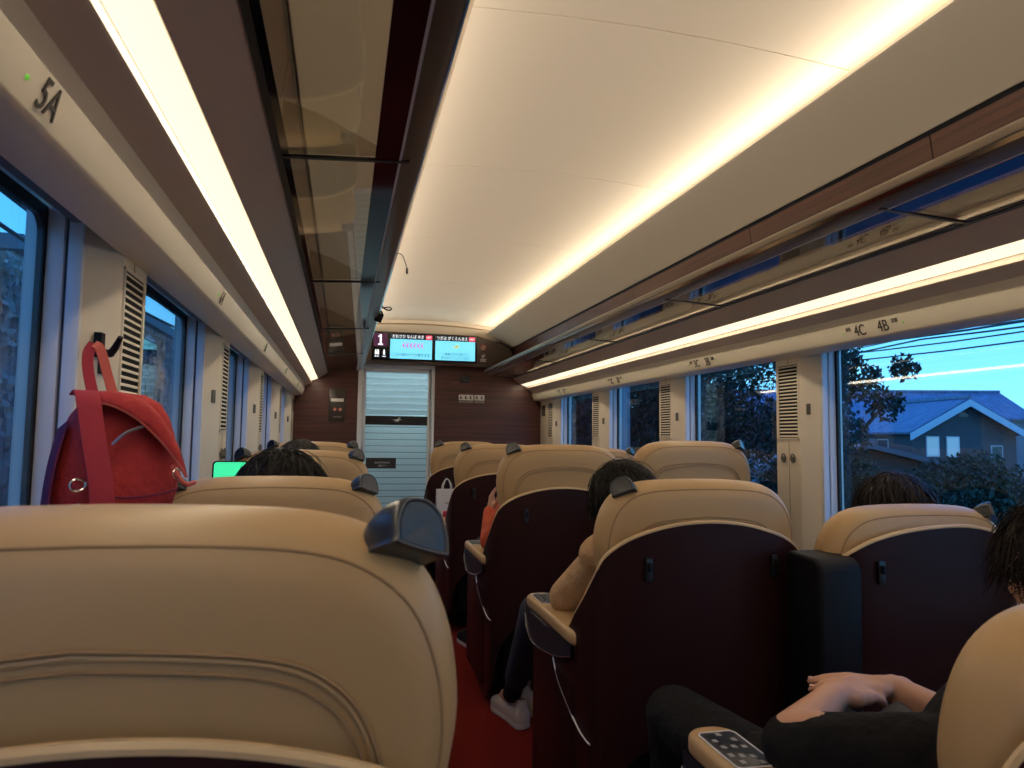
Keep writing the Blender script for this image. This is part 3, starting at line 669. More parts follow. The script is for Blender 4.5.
# ------------------------------------------------------------------ people
skin = mat('skin', (.56, .30, .19), .5); hairm = mat('black_hair', (.006, .005, .005), .5, spec=.3); hairb = mat('brown_black_hair', (.014, .008, .006), .5, spec=.3); hairg = mat('greying_hair', (.035, .032, .03), .55, spec=.3)
def remesh(mb, name, m, parent, vox=.008, it=6, fac=.5):
    o = mb.build(name, m, parent, weld=False, smooth=False)
    a = o.modifiers.new('r', 'REMESH'); a.mode = 'VOXEL'; a.voxel_size = vox; a.use_smooth_shade = True
    b = o.modifiers.new('s', 'SMOOTH'); b.factor = fac; b.iterations = it
    me = bpy.data.meshes.new_from_object(o.evaluated_get(bpy.context.evaluated_depsgraph_get()))
    o.modifiers.clear(); o.data = me; return o
def head(mb, c, tiltv=(0, 0, 0)):
    c = Vector(c); R_ = Matrix.Rotation(tiltv[2], 3, 'Z') @ Matrix.Rotation(tiltv[1], 3, 'Y') @ Matrix.Rotation(tiltv[0], 3, 'X')
    P = lambda x, y, z: c+R_ @ Vector((x, y, z))
    mb.ell(c, (.074, .092, .098), R_); mb.ell(P(0, .028, -.055), (.058, .062, .062), R_); mb.ell(P(0, .05, -.095), (.03, .03, .022), R_)
    mb.cap(P(0, .086, .005), .009, P(0, .106, -.030), .013); mb.ell(P(0, .085, -.062), (.024, .012, .008), R_)
    for s_ in (-1, 1):
        mb.ell(P(s_*.076, -.002, -.018), (.010, .020, .030), R_); mb.ell(P(s_*.03, .082, .004), (.015, .012, .008), R_); mb.ell(P(s_*.035, .065, -.035), (.022, .02, .02), R_)
    return P, R_
def hair_mesh(name, c, R_, r, m, parent, count=2000, length=.07, seedv=1, tuft=None):
    rd = random.Random(seedv); mb = MB(); c = Vector(c)
    r = Vector(r); vs = []; U, V = 28, 14
    for i in range(V+1):
        ph = PI*.62*i/V
        for k in range(U):
            th = 2*PI*k/U; q = Vector((math.sin(ph)*math.cos(th)*r.x, math.sin(ph)*math.sin(th)*r.y, math.cos(ph)*r.z))
            if q.y > .02 and q.z < .045: q = Vector((q.x*.84, q.y*.80, max(q.z, .03)))
            vs.append(c+R_ @ q)
    mb.add(vs, [(i*U+k, (i+1)*U+k, (i+1)*U+(k+1) % U, i*U+(k+1) % U) for i in range(V) for k in range(U)])
    for _ in range(count):
        ph = PI*.6*math.sqrt(rd.random()); th = 2*PI*rd.random()
        q = Vector((math.sin(ph)*math.cos(th), math.sin(ph)*math.sin(th), math.cos(ph)))
        if q.y > .35 and q.z < .45: continue
        p = Vector((q.x*r.x, q.y*r.y, q.z*r.z)); tang = (Vector((q.x, q.y, 0))+Vector((rd.uniform(-.6, .6), rd.uniform(-.6, .6), 0)))
        tang = (tang-q*tang.dot(q)); tang = (tang if tang.length > .05 else Vector((1, 0, 0))).normalized()
        L_ = length*rd.uniform(.5, 1.2); pts = []; lift = rd.uniform(.02, .16) if rd.random() < .12 else rd.uniform(0, .05)
        for k in range(5):
            t = k/4; w_ = p+tang*L_*t+q*(.004+lift*L_*math.sin(t*2.6)*1.5)-Vector((0, 0, 1))*L_*t*t*.55
            e_ = math.sqrt((w_.x/r.x)**2+(w_.y/r.y)**2+(w_.z/r.z)**2)
            if e_ < 1.02: w_ = w_*(1.02/e_)
            pts.append(c+R_ @ w_)
        mb.tube(pts, [.0016, .0018, .0016, .0011, .0004], 3, flat=.6)
    if tuft:
        for tc_, tr_ in tuft: mb.ell(tc_, tr_)
    return mb.build(name, m, parent, weld=False, sharp=2)
def hand(mb, wr, d, up, side, curls=(.5, .5, .5, .5), spread=.06, thumb_out=.7, s_=1.0, wrist_r=.025):
    """wr wrist, d finger direction, up back-of-hand normal, side +1: thumb to the right of d seen from the back"""
    d = Vector(d).normalized(); up = Vector(up); up = (up-d*up.dot(d)).normalized(); rt_ = d.cross(up)*side; wr = Vector(wr)
    P = lambda a, b, c: wr+(d*a+rt_*b+up*c)*s_
    for a, b, c_, r_ in ((.02, 0, 0, .026), (.045, .012, 0, .022), (.045, -.014, 0, .022), (.07, .022, .0, .015), (.072, .0, .002, .016), (.068, -.022, 0, .015)):
        mb.ell(P(a, b, c_), (r_*s_, r_*s_, r_*s_*.8))
    mb.cap(P(-.02, 0, 0), wrist_r*s_, P(.03, 0, 0), .024*s_)
    for b in (-.024, -.008, .008, .024): mb.cap(P(.03, b*.7, .002), .014*s_, P(.084, b, .004), .0115*s_)
    tips = []
    for i, (b, L_, cu) in enumerate(zip((.027, .009, -.009, -.026), (.074, .084, .077, .060), curls)):
        ang = spread*(1.5-i); fd = (d*math.cos(ang)+rt_*math.sin(ang)).normalized(); p = P(.084, b, .004); a_ = 0; r0 = .0098
        for seg_, fr_ in enumerate((.45, .31, .24)):
            a_ += cu*(.75, .9, .5)[seg_]; dd = fd*math.cos(a_)-up*math.sin(a_); p2 = p+dd*L_*fr_*s_
            mb.cap(p, r0*s_, p2, (r0-.0011)*s_); p = p2; r0 -= .0011
        tips.append((p, dd))
    p = P(.018, .022, -.004); td = (d*(1-thumb_out*.5)+rt_*thumb_out-up*.25).normalized()
    p2 = p+td*.042*s_; mb.cap(p, .0155*s_, p2, .0120*s_); td2 = (td+d*.55).normalized(); p3 = p2+td2*.030*s_; mb.cap(p2, .0120*s_, p3, .0105*s_); p4 = p3+(td2+d*.3).normalized()*.022*s_; mb.cap(p3, .0105*s_, p4, .0090*s_)
    tips.append((p4, td2)); return tips
def shoe(M_, name, m_up, m_sole, label=None, parent=None):
    """toe towards +y, ground at z=0, length .29"""
    out = spline([(0, -.145), (-.030, -.135), (-.038, -.10), (-.036, -.02), (-.045, .06), (-.046, .10), (-.030, .14), (0, .150), (.028, .14), (.043, .10), (.042, .05), (.030, -.02), (.036, -.10), (.028, -.135), (0, -.145)], 3)[:-1]
    sole = MB(); 
    for i in range(1): sole.prism(out, 0, .028, 'z', M_)
    rows = []
    for k, (z, sc, yo, f_) in enumerate(((.024, .98, 0, 1), (.045, .99, -.002, 1), (.06, .90, -.008, .93), (.078, .72, -.03, .72), (.095, .62, -.05, .52), (.105, .60, -.055, .48))):
        rows.append([M_ @ Vector((x*(.6+.4*sc) if z < .07 else x*max(sc, .6), (y*f_+yo) if y > -.1 or True else y, z+(.012 if (y < -.1 and z > .09) else 0))) for x, y in out])
    up = MB().grid(rows, closed=True)
    o = up.build(name, m_up, parent, sharp=1.2)
    sole.build('sole', m_sole, o, bevel=.006)
    la = MB()
    laces_m = inkm
    for j in range(4):
        y = .055-.026*j; z = .062+.010*j; la.tube([M_ @ Vector((-.026, y, z)), M_ @ Vector((0, y+.004, z+.010)), M_ @ Vector((.026, y, z))], .003, 6)
    la.build('laces', laces_m, o)
    return o
def make_person(label, hip, neck, hc, legs, arms, top_m, trouser_m, hair_m, htilt=(0, 0, 0), hr=(.084, .102, .108), vox=.008, hands=None, sleeve_to=2.0, tuft=None, hcount=2200, hlen=.07, seedv=1, belly=1.0, shoes=None, topname='shirt', sock_m=None):
    hip, neck, hc = Vector(hip), Vector(neck), Vector(hc)
    body = MB(); P, R_ = head(body, hc, htilt); body.cap(neck-Vector((0, 0, .03)), .056, hc+Vector((0, -.02, -.06)), .052)
    up = (neck-hip); sh = []
    def torso(mb, g):
        m1_ = hip+up*.30; m2_ = hip+up*.62; m3_ = hip+up*.86
        mb.ell(hip, (.165*belly+g, .125*belly+g, .11+g)); mb.ell(m1_, (.15*belly+g, .125*belly+g, .14+g)); mb.ell(m2_, (.16+g, .115+g, .15+g)); mb.ell(m3_, (.165+g, .09+g, .075+g))
    torso(body, 0)
    for a in arms:
        body.cap(neck+Vector((0, 0, -.07)), .05, a[0], .052); body.cap(a[0], .048, a[1], .040); body.cap(a[1], .040, a[2], .027)
    tips = []
    for k, a in enumerate(arms):
        hd = (hands or {}).get(k) or dict(d=(Vector(a[2])-Vector(a[1])), up=(0, 0, 1), side=1 if k == 0 else -1)
        tips += hand(body, a[2], **hd)
    for lg in legs:
        body.cap(lg[0], .082, lg[1], .055); body.cap(lg[1], .052, lg[2], .036); body.cap(lg[2], .034, Vector(lg[2])+Vector((0, .12, -.05)), .03)
    o = remesh(body, 'person', skin, None, vox, 5); tag(o, label, 'person')
    # clothing
    tp = MB(); torso(tp, .014)
    for a in arms:
        tp.cap(neck+Vector((0, 0, -.075)), .062, a[0], .064); tp.cap(a[0], .062, Vector(a[0]).lerp(Vector(a[1]), min(1, sleeve_to))-Vector((0, 0, .020 if sleeve_to <= 1 else 0)), .056)
        if sleeve_to > 1: tp.cap(a[1], .055, Vector(a[1]).lerp(Vector(a[2]), min(1, sleeve_to-1)), .042)
        if sleeve_to > 1:
            for q in range(3): tp.ell(Vector(a[1]).lerp(Vector(a[0]), .12+.16*q)+Vector((.0, -.004*q, .004)), (.060-.002*q, .058, .020))
    remesh(tp, topname, top_m, o, max(vox, .007), 4)
    tr = MB(); tr.ell(hip, (.178*belly, .14*belly, .118))
    for lg in legs: tr.cap(lg[0], .095, lg[1], .072); tr.cap(lg[1], .070, Vector(lg[1]).lerp(Vector(lg[2]), .80), .052)
    remesh(tr, 'trousers', trouser_m, o, .01, 5)
    hair_mesh('hair', hc+R_ @ Vector((0, -.006, .008)), R_, hr, hair_m, o, hcount, hlen, seedv, tuft)
    for s_ in (-1, 1):
        MB().ell(P(s_*.03, .090, .004), (.010, .005, .005)).build('eye', hairm, o)
    if sock_m:
        for lg in legs: 
            a = Vector(lg[1]).lerp(Vector(lg[2]), .78); MB().cap(a, .040, Vector(lg[2])+Vector((0, .0, -.0)), .040).build('sock', sock_m, o)
    return o, tips
shirt_black = mat('black_cotton', (.009, .009, .010), .9, spec=.2, bump=(15, .8, .03)); beige_knit = mat('beige_sleeve', (.50, .31, .15), .8, bump=(14, .8, .03)); jean = mat('dark_denim', (.014, .020, .040), .85, bump=(400, .5))
orange_c = mat('orange_cloth', (.55, .085, .025), .7, bump=(16, .8, .03)); darkc = mat('charcoal_cloth', (.012, .012, .014), .9, spec=.15); navy = mat('navy_cloth', (.012, .016, .04), .85)
shoe_w = mat('shoe_cream', (.50, .44, .37), .6); sole_w = mat('sole_white', (.62, .58, .52), .5)
# aisle seat of the row with the beige sleeve: leans its head on a propped arm
p4, _ = make_person('person with black hair and beige sleeve leaning on the armrest in jeans', (.99, 2.24, .54), (.885, 2.12, .915), (.850, 2.085, 1.035),
    [((.90, 2.30, .54), (.745, 2.70, .555), (.738, 3.07, .13)), ((1.08, 2.30, .54), (1.04, 2.74, .555), (.88, 3.15, .13))],
    [((.800, 2.14, .850), (.722, 2.27, .708), (.850, 2.15, .90)), ((1.06, 2.15, .85), (1.17, 2.32, .68), (1.08, 2.55, .66))],
    beige_knit, jean, hairm, htilt=(-.05, -.22, 0), hr=(.094, .106, .112), hands={0: dict(d=(.25, .05, 1), up=(-1, -.2, 0), side=1)}, tuft=None, seedv=3, sock_m=darkc, topname='jumper')
for (x, y, a) in ((.748, 3.14, .22), (.87, 3.22, .05)):
    so = shoe(Matrix.Translation((x, y, 0)) @ Matrix.Rotation(a, 4, 'Z'), 'shoe', shoe_w, sole_w, None, p4)
# window seat beside: only dark hair shows
make_person('person in the window seat with short dark hair showing above the headrest', (1.64, 2.06, .54), (1.70, 1.98, .87), (1.715, 1.96, .995),
    [((1.56, 2.12, .54), (1.52, 2.56, .555), (1.52, 2.74, .10)), ((1.74, 2.12, .54), (1.76, 2.56, .555), (1.76, 2.74, .10))],
    [((1.54, 2.0, .81), (1.50, 2.16, .62), (1.58, 2.38, .62)), ((1.86, 2.0, .81), (1.86, 2.16, .62), (1.78, 2.38, .62))],
    darkc, darkc, hairb, hr=(.108, .112, .122), seedv=5, hcount=2600, topname='jacket')
# person in black beside the camera
tips5 = None
p5, tips5 = make_person('person in black with clasped hands resting on the lap, lower right corner', (.99, 1.00, .53), (1.09, .91, .82), (1.155, .93, 1.015),
    [((.90, 1.04, .53), (.79, 1.62, .565), (.85, 1.72, .10)), ((1.09, 1.04, .53), (1.10, 1.50, .56), (1.10, 1.76, .10))],
    [((.935, .94, .745), (.772, 1.125, .718), (.905, 1.20, .745)), ((1.22, .93, .80), (1.22, 1.12, .66), (1.075, 1.245, .735))],
    shirt_black, shirt_black, hairb, hr=(.098, .108, .118), vox=.0042, seedv=8, belly=1.12, sleeve_to=1.0,
    hands={0: dict(d=(1, .30, -.02), up=(-.05, -.35, 1), side=-1, curls=(.35, .35, .4, .45), spread=.05, thumb_out=.35),
           1: dict(d=(-1, .10, .10), up=(.05, -.15, 1), side=1, curls=(.16, .20, .25, .3), spread=.05, thumb_out=.4)}, topname='black_shirt')
nail = mat('finger_nail', (.70, .42, .34), .3)
for p, d in tips5: 
    MB().ell(p+Vector((0, 0, .0062))-d*.002, (.0052, .0052, .0025)).build('nail', nail, p5)
ph = empty('smartphone', (.975, 1.13, .712)); tag(ph, 'black smartphone held under the clasped hands of the person in black', 'phone')
ph.rotation_euler = (math.radians(28), math.radians(-14), math.radians(14))
MB().prism(rrect(0, 0, .12, .066, .012), -.004, .004, 'z').build('phone_body', blackp, ph, bevel=.002); MB().prism(rrect(0, 0, .112, .060, .008), .004, .0045, 'z').build('phone_screen', signbk, ph)
# two passengers on the left
make_person('person on the left with messy black hair above the second seat', (-.16, 2.30, .54), (-.155, 2.18, .92), (-.165, 2.14, 1.055),
    [((-.25, 2.34, .54), (-.27, 2.74, .555), (-.27, 2.86, .10)), ((-.07, 2.34, .54), (-.07, 2.74, .555), (-.07, 2.86, .10))],
    [((-.33, 2.2, .85), (-.40, 2.32, .78), (-.365, 2.40, 1.01)), ((.02, 2.2, .85), (.03, 2.36, .68), (-.02, 2.56, .66))],
    darkc, darkc, hairm, hr=(.112, .115, .118), seedv=11, hcount=2600, hlen=.09, hands={0: dict(d=(.1, .2, 1), up=(-.3, -1, .2), side=1, curls=(.9, .9, .9, .9))}, topname='jacket')
make_person('person on the left with greying hair, just above the third seat', (-.17, 3.56, .54), (-.185, 3.46, .93), (-.19, 3.42, 1.085),
    [((-.26, 3.6, .54), (-.28, 4.02, .555), (-.28, 4.15, .10)), ((-.08, 3.6, .54), (-.08, 4.02, .555), (-.08, 4.15, .10))],
    [((-.36, 3.5, .85), (-.38, 3.64, .68), (-.30, 3.86, .66)), ((.0, 3.5, .85), (.03, 3.64, .68), (-.03, 3.86, .66))],
    darkc, darkc, hairg, hr=(.100, .106, .106), seedv=12, hlen=.05, topname='jacket')
ph = empty('smartphone', (-.340, 2.40, 1.10)); tag(ph, 'smartphone with a bright green screen held up on the left', 'phone'); ph.rotation_euler = (math.radians(80), 0, math.radians(4))
MB().prism(rrect(0, 0, .108, .075, .011), -.004, .004, 'z').build('phone_body', blackp, ph, bevel=.002); MB().prism(rrect(0, 0, .098, .066, .009), .004, .0048, 'z').build('phone_screen', green, ph)
# orange sleeve, one row further on the right
p3, _ = make_person('person in orange sleeve and navy trousers, arm on the armrest one row ahead', (1.0, 3.56, .54), (.98, 3.44, .90), (.98, 3.42, 1.02),
    [((.91, 3.60, .54), (.80, 4.02, .60), (.775, 4.18, .11)), ((1.09, 3.60, .54), (1.08, 4.02, .555), (1.06, 4.14, .11))],
    [((.80, 3.46, .86), (.725, 3.50, .715), (.745, 3.60, .84)), ((1.16, 3.46, .84), (1.20, 3.62, .66), (1.10, 3.84, .66))],
    orange_c, navy, hairm, seedv=14, hands={0: dict(d=(.1, .3, 1), up=(-1, 0, 0), side=1)}, topname='orange_jumper')
for (x, y, a) in ((.76, 4.24, .15), (1.06, 4.22, 0)):
    shoe(Matrix.Translation((x, y, 0)) @ Matrix.Rotation(a, 4, 'Z'), 'shoe', darkc, sole_w, None, p3)

# ------------------------------------------------------------------ things hung and carried
red = mat('red_cloth', (.52, .035, .030), .8, bump=(20, .6, .02), vary=(14, (.40, .022, .024))); crim = mat('crimson_webbing', (.46, .03, .045), .75, bump=(400, .5)); purp = mat('plum_side', (.16, .012, .05), .8); redl = mat('red_leather', (.62, .10, .07), .5); zipm = mat('zip_grey', (.40, .34, .33), .4, .5)
bk = empty('backpack', (-.395, 1.452, 1.062), math.atan2(.13, .20)); bk.scale = (.84, .84, .86); tag(bk, 'red cloth backpack hanging from a hook on the left window pillar', 'backpack')
rows = []
prof = [(0.0, .085, .05), (.02, .118, .07), (.06, .128, .078), (.12, .124, .078), (.18, .112, .070), (.22, .098, .058), (.25, .078, .042), (.268, .045, .024), (.272, .004, .003)]
for z, w_, d_ in prof:
    r_ = []
    for k in range(36):
        t = 2*PI*k/36; c_, s_ = math.cos(t), math.sin(t)
        r_.append((math.copysign(abs(c_)**.7, c_)*w_+.006-.012*(.27-z)/.27, math.copysign(abs(s_)**.7, s_)*d_+.03, z))
    rows.append(r_)
rows.insert(0, [(0, .03, -.002)]*36)
bd = MB().grid(rows, closed=True).build('bag_body', red, bk, sharp=1.2)
def ribbon(pts, w_, th, side=(1, 0, 0)):
    mb = MB(); rows = []
    for i, p in enumerate(pts):
        p = Vector(p); t = (Vector(pts[min(i+1, len(pts)-1)])-Vector(pts[max(0, i-1)])).normalized(); sd = Vector(side); sd = (sd-t*sd.dot(t)).normalized(); nn = t.cross(sd)
        rows.append([p+sd*w_/2+nn*th/2, p-sd*w_/2+nn*th/2, p-sd*w_/2-nn*th/2, p+sd*w_/2-nn*th/2])
    mb.grid(rows, closed=True); n_ = len(rows); mb.f += [(0, 1, 2, 3), tuple(4*(n_-1)+k for k in (3, 2, 1, 0))]; return mb
# flap folding over the front from the left top to a point at the right
fl = []
for u_ in range(15):
    u = u_/14; a = []
    for v_ in range(11):
        v = v_/10
        top = Vector((-.075+.155*u, .012-.02*math.sin(PI*u), .262+.012*math.sin(PI*u)-.05*u*u))
        low = Vector((-.070+.185*u, -.060-.016*math.sin(PI*u*.9), .245-.155*u**1.7))
        mid = (top+low)/2+Vector((.02*math.sin(PI*u), -.032, .020+.01*math.sin(PI*u)))
        a.append(tuple(top*(1-v)**2+mid*2*v*(1-v)+low*v*v))
    fl.append(a)
fo = MB().grid(fl).build('flap', red, bk); sm_ = fo.modifiers.new('t', 'SOLIDIFY'); sm_.thickness = .006; sm_.offset = 0
MB().tube([a[-1] for a in fl], .0035, 6).build('flap_edge', redl, fo)
ribbon(spline([(-.085, .0, .262), (-.090, -.055, .262), (-.080, -.072, .18), (-.062, -.078, .08), (-.05, -.068, 0.0)], 6), .046, .004).build('shoulder_strap', crim, bk, bevel=.001)
ribbon(spline([(-.11, .02, .20), (-.135, -.01, .12), (-.140, .0, .04), (-.13, .02, .0)], 6), .05, .004, (0, 1, 0)).build('shoulder_strap', purp, bk, bevel=.001)
ribbon(spline([(-.060, .005, .255), (-.072, .010, .31), (-.073, .015, .35), (-.062, .018, .372)], 6), .022, .003).build('handle_strap', crim, bk)
ribbon(spline([(-.062, .018, .372), (-.050, .014, .36), (-.036, .008, .31), (-.022, .0, .258)], 6), .020, .003).build('handle_strap', redl, bk)
MB().tube(spline([(-.040, -.062, .160), (-.015, -.066, .185), (.022, -.066, .200)], 5), .007, 6, flat=.5).build('zip', zipm, bk)
MB().tube(spline([(-.045, -.052, .055), (.0, -.056, .050), (.06, -.052, .054), (.115, -.02, .062)], 5), .0022, 6).build('pocket_seam', purp, bk)
for z, x in ((.080, -.100), (.030, -.098)):
    MB().tube([(x+.014*math.cos(t*PI/8), -.062, z+.012*math.sin(t*PI/8)) for t in range(16)], .0028, 6, True).build('ring', chrome, bk)
MB().tube([(.092+.008*math.cos(t*PI/6), -.068, .098+.010*math.sin(t*PI/6)) for t in range(12)], .0024, 6, True).build('ring', chrome, bk)
MB().tube(spline([(.085, -.060, .115), (.098, -.074, .086), (.115, -.070, .074), (.135, -.062, .078)], 4), .0052, 8).build('closing_cord', redl, bk)
ho = MB(); hp = Vector((-.472, 1.615, 1.405))
ho.box(-.500, -.486, 1.602, 1.628, 1.375, 1.425).tube([(-.49, 1.612, 1.385), (-.462, 1.585, 1.380), (-.448, 1.566, 1.392), (-.436, 1.552, 1.410)], [.008, .008, .007, .005], 8)
hk_ = ho.build('bag_hook', blackp); tag(hk_, 'black bag hook on the left pillar holding the red backpack', 'hook')
# white paper bag on the hook of the farthest aisle seat
pb = empty('paper_bag', (.815, 5.690, .585)); tag(pb, 'white paper carrier bag hanging behind the farthest aisle seat', 'bag')
b = MB(); W2, D2, H2, t_ = .082, .035, .225, .002
for x0, x1, y0, y1 in ((-W2, W2, -D2, -D2+t_), (-W2, W2, D2-t_, D2), (-W2, -W2+t_, -D2, D2), (W2-t_, W2, -D2, D2)): b.box(x0, x1, y0, y1, 0, H2)
b.box(-W2, W2, -D2, D2, 0, t_); b.build('bag_body', paperw, pb, False)
for y in (-D2, D2): MB().tube(spline([(-.035, y, H2-.03), (-.032, y, H2+.03), (-.010, y*.3, H2+.075), (.010, y*.3, H2+.075), (.032, y, H2+.03), (.035, y, H2-.03)], 5), .004, 6).build('handle', paperw, pb)
MB().box(-.02, .035, -D2-.001, -D2, .115, .122).build('printed_line', greyink, pb, False)
pr = MB(); pr.prism(rrect(0, 0, .09, .05, .012), 0, .05, 'z'); pc = pr.build('pouch', mat('pink_cloth', (.45, .03, .07), .7), None, bevel=.012, seg=3); pc.location = (.735, 4.98, .662); tag(pc, 'small red pouch lying on the armrest beside the white paper bag', 'pouch')
# cord and buckle hanging from the left rack
c1 = MB().tube(spline([(.166, 2.84, 1.905), (.178, 2.80, 1.935), (.200, 2.74, 1.92), (.214, 2.70, 1.872), (.217, 2.69, 1.845)], 6), .0016, 6).build('cord', inkm); tag(c1, 'thin dark cord curling out from the left luggage rack rail', 'cord')
MB().cap((.217, 2.69, 1.855), .004, (.2175, 2.69, 1.838), .004).build('cord_tip', inkm, c1)
bu = empty('strap_buckle', (.186, 3.9, 1.91)); tag(bu, 'black strap buckle with clip dangling from the left rack rail', 'buckle')
MB().box(-.018, .022, -.006, .006, -.075, -.025, Matrix.Rotation(.35, 4, 'Y')).build('buckle_block', blackp, bu, bevel=.004)
MB().tube([(-.018, 0, .0), (.0, 0, -.02), (.006, 0, -.04)], .005, 6).build('strap', blackp, bu); MB().tube(spline([(-.01, 0, .05), (.004, 0, .01), (.03, 0, -.005), (.05, 0, .0), (.04, 0, .012), (.0, 0, .005)], 4), .0035, 6).build('clip_ring', blackp, bu)

# ------------------------------------------------------------------ outside
GZ = -1.15
ground = mat('dark_ground', (.05, .06, .05), .95, vary=(.4, (.10, .10, .10))); struct(MB().box(-60, 90, -30, 120, GZ-.1, GZ).build('ground', ground, smooth=False))
roadm = mat('asphalt', (.16, .18, .20), .85); struct(MB().box(6.2, 9.4, -20, 60, GZ, GZ+.02).build('road', roadm, smooth=False))
tile = wood_mat('roof_tile', (.09, .12, .18), (.17, .21, .28), 1, 5, .5); tile2 = mat('roof_grey', (.10, .11, .13), .6, vary=(.8, (.15, .16, .18)))
wallp = mat('house_plaster', (.22, .22, .23), .8, vary=(.6, (.28, .28, .29))); walld = mat('house_dark', (.10, .085, .085), .8); wallc = mat('house_white', (.50, .50, .50), .8); bargem = mat('barge_white', (.62, .64, .66), .6)
winl = mat('house_window', (.35, .42, .48), .2, emit=((.30, .55, .62), .35)); wind = mat('window_dark', (.03, .04, .05), .1); frm = mat('window_frame_white', (.5, .5, .5), .5)
def house(label, loc, yaw, wd, dp, wh, rh, mw, mr, wins=(), barge=True, grp=None):
    """gable front along local x, ridge along local +y"""
    t = empty('house', (loc[0], loc[1], GZ), yaw); tag(t, label, 'house', grp); ov = .45
    MB().prism([(-wd/2, 0), (wd/2, 0), (wd/2, wh), (0, wh+rh*.93), (-wd/2, wh)], 0, dp).build('wall', mw, t, False)
    sl = rh/(wd/2); ex = wd/2+ov
    for s_ in (-1, 1):
        MB().prism([(0, wh+rh), (s_*ex, wh+rh-sl*ex), (s_*ex, wh+rh-sl*ex+.14), (0, wh+rh+.14)], -.6, dp+.5).build('roof_slope', mr, t, False)
    MB().prism([(-.12, wh+rh+.12), (.12, wh+rh+.12), (.08, wh+rh+.30), (-.08, wh+rh+.30)], -.62, dp+.52).build('ridge', mr, t, False)
    if barge:
        for s_ in (-1, 1): MB().prism([(0, wh+rh-.36), (s_*ex, wh+rh-sl*ex-.36), (s_*ex, wh+rh-sl*ex+.03), (0, wh+rh+.03)], -.70, -.60).build('barge_board', bargem, t, False)
        MB().box(-.28, .28, -.03, 0, wh+rh*.45, wh+rh*.62).build('gable_vent', wind, t, False)
    for (face, a, z, w_, h_, lit) in wins:
        if face == 'f': bx = (a-w_/2, a+w_/2, -.06, .0); ib = (a-w_/2+.06, a+w_/2-.06, -.07, -.05)
        else:
            X_ = -wd/2 if face == 'l' else wd/2; e_ = -.06 if face == 'l' else .06
            bx = (min(X_, X_+e_), max(X_, X_+e_), a-w_/2, a+w_/2); ib = (min(X_+e_*.9, X_+e_*1.2), max(X_+e_*.9, X_+e_*1.2), a-w_/2+.06, a+w_/2-.06)
        f_ = MB().box(*bx, z, z+h_).build('window', frm, t, False); MB().box(*ib, z+.06, z+h_-.06).build('pane', winl if lit else wind, f_, False)
    return t
hA = house('dark plaster house with a white trimmed gable seen through the large right window', (35.2, 34.6), -.20, 6.2, 9, 3.15, 1.75, walld, tile, [('f', -1.9, 1.6, .8, 1.2, 1), ('f', -.7, 1.6, .8, 1.2, 1), ('f', 1.9, 1.4, .7, .9, 0), ('l', 3, 1.5, 1.2, 1.1, 0)])
hB = house('long house with a blue tiled roof behind the white gable', (30.5, 47.5), -.35-PI/2, 9, 20, 4.3, 2.0, wallp, tile, [('l', 4, 2.6, 1.4, 1.1, 0), ('l', 9, 2.6, 1.4, 1.1, 0), ('l', 14, 2.6, 1.6, 1.1, 0)], barge=False)
hB.location = (31, 53, GZ)
tk = MB().box(-1.1, 1.1, -.7, .7, 0, 1.2).build('tank_body', tile2, hB, bevel=.05); tk.location = (.0, 8.0, 6.1)
an = MB().tube([(0, 8.6, 7.0), (0, 8.6, 9.1)], .04, 6).tube([(-.0, 6.9, 8.95), (0, 10.3, 9.1)], .035, 6)
for k in range(7): an.tube([(-.35, 7.2+.45*k, 8.99+.02*k), (.35, 7.2+.45*k, 8.99+.02*k)], .02, 5)
an.build('roof_antenna', inkm, hB)
house('brown house with a lit window low on the left of the large right window', (15.4, 18.6), -.5, 5.5, 8, 1.5, .7, walld, tile2, [('f', -1.2, .5, .5, .8, 1), ('f', .9, .5, .5, .8, 1)], barge=False)
house('grey roofed house at the right edge of the large right window', (54, 34), -.9, 8, 12, 4.3, 1.8, wallp, tile2, [('f', -1, 3.0, 1.8, 1.3, 0), ('l', 3, 3.0, 1.8, 1.2, 0), ('l', 7, 3.0, 1.8, 1.2, 1)], barge=False)
for i, (x, y) in enumerate(((15, 64), (4, 72), (28, 84), (14, 92))):
    house(['pale house far down the line among the trees', 'dark house far down the line left of the pale one', 'wide grey house far down the line on the right', 'farthest house at the end of the line'][i], (x, y), -.2+.2*i, 8, 9, 4.6, 2, [wallc, walld, wallp, wallc][i], tile2, [('f', -2, 3, 1.2, 1.1, i % 2), ('f', 2, 3, 1.2, 1.1, 0)], barge=False)
leafm = [mat('leaf_dark', (.010, .022, .012), .8, vary=(3, (.020, .040, .020))), mat('leaf_mid', (.025, .050, .026), .8, vary=(3, (.045, .080, .038))), mat('leaf_ivy', (.12, .15, .12), .8, vary=(5, (.26, .29, .25)))]
bark = mat('bark', (.03, .025, .02), .9)
def foliage(blobs, n_, size, seedv):
    rd = random.Random(seedv); mb = MB(); tot = sum(b[3]**2 for b in blobs)
    for bx_, by_, bz_, br_ in blobs:
        for _ in range(int(n_*br_**2/tot)):
            d = Vector((rd.gauss(0, 1), rd.gauss(0, 1), rd.gauss(0, .8))).normalized()*br_*(rd.random()**.35)
            p = Vector((bx_, by_, bz_))+d; a = Vector((rd.gauss(0, 1), rd.gauss(0, 1), rd.gauss(0, 1))).normalized(); b_ = a.orthogonal().normalized(); c_ = a.cross(b_); s_ = size*rd.uniform(.6, 1.3)
            mb.add([p-b_*s_, p-c_*s_*.45, p+b_*s_, p+c_*s_*.45+a*s_*.1], [(0, 1, 2, 3)])
    return mb
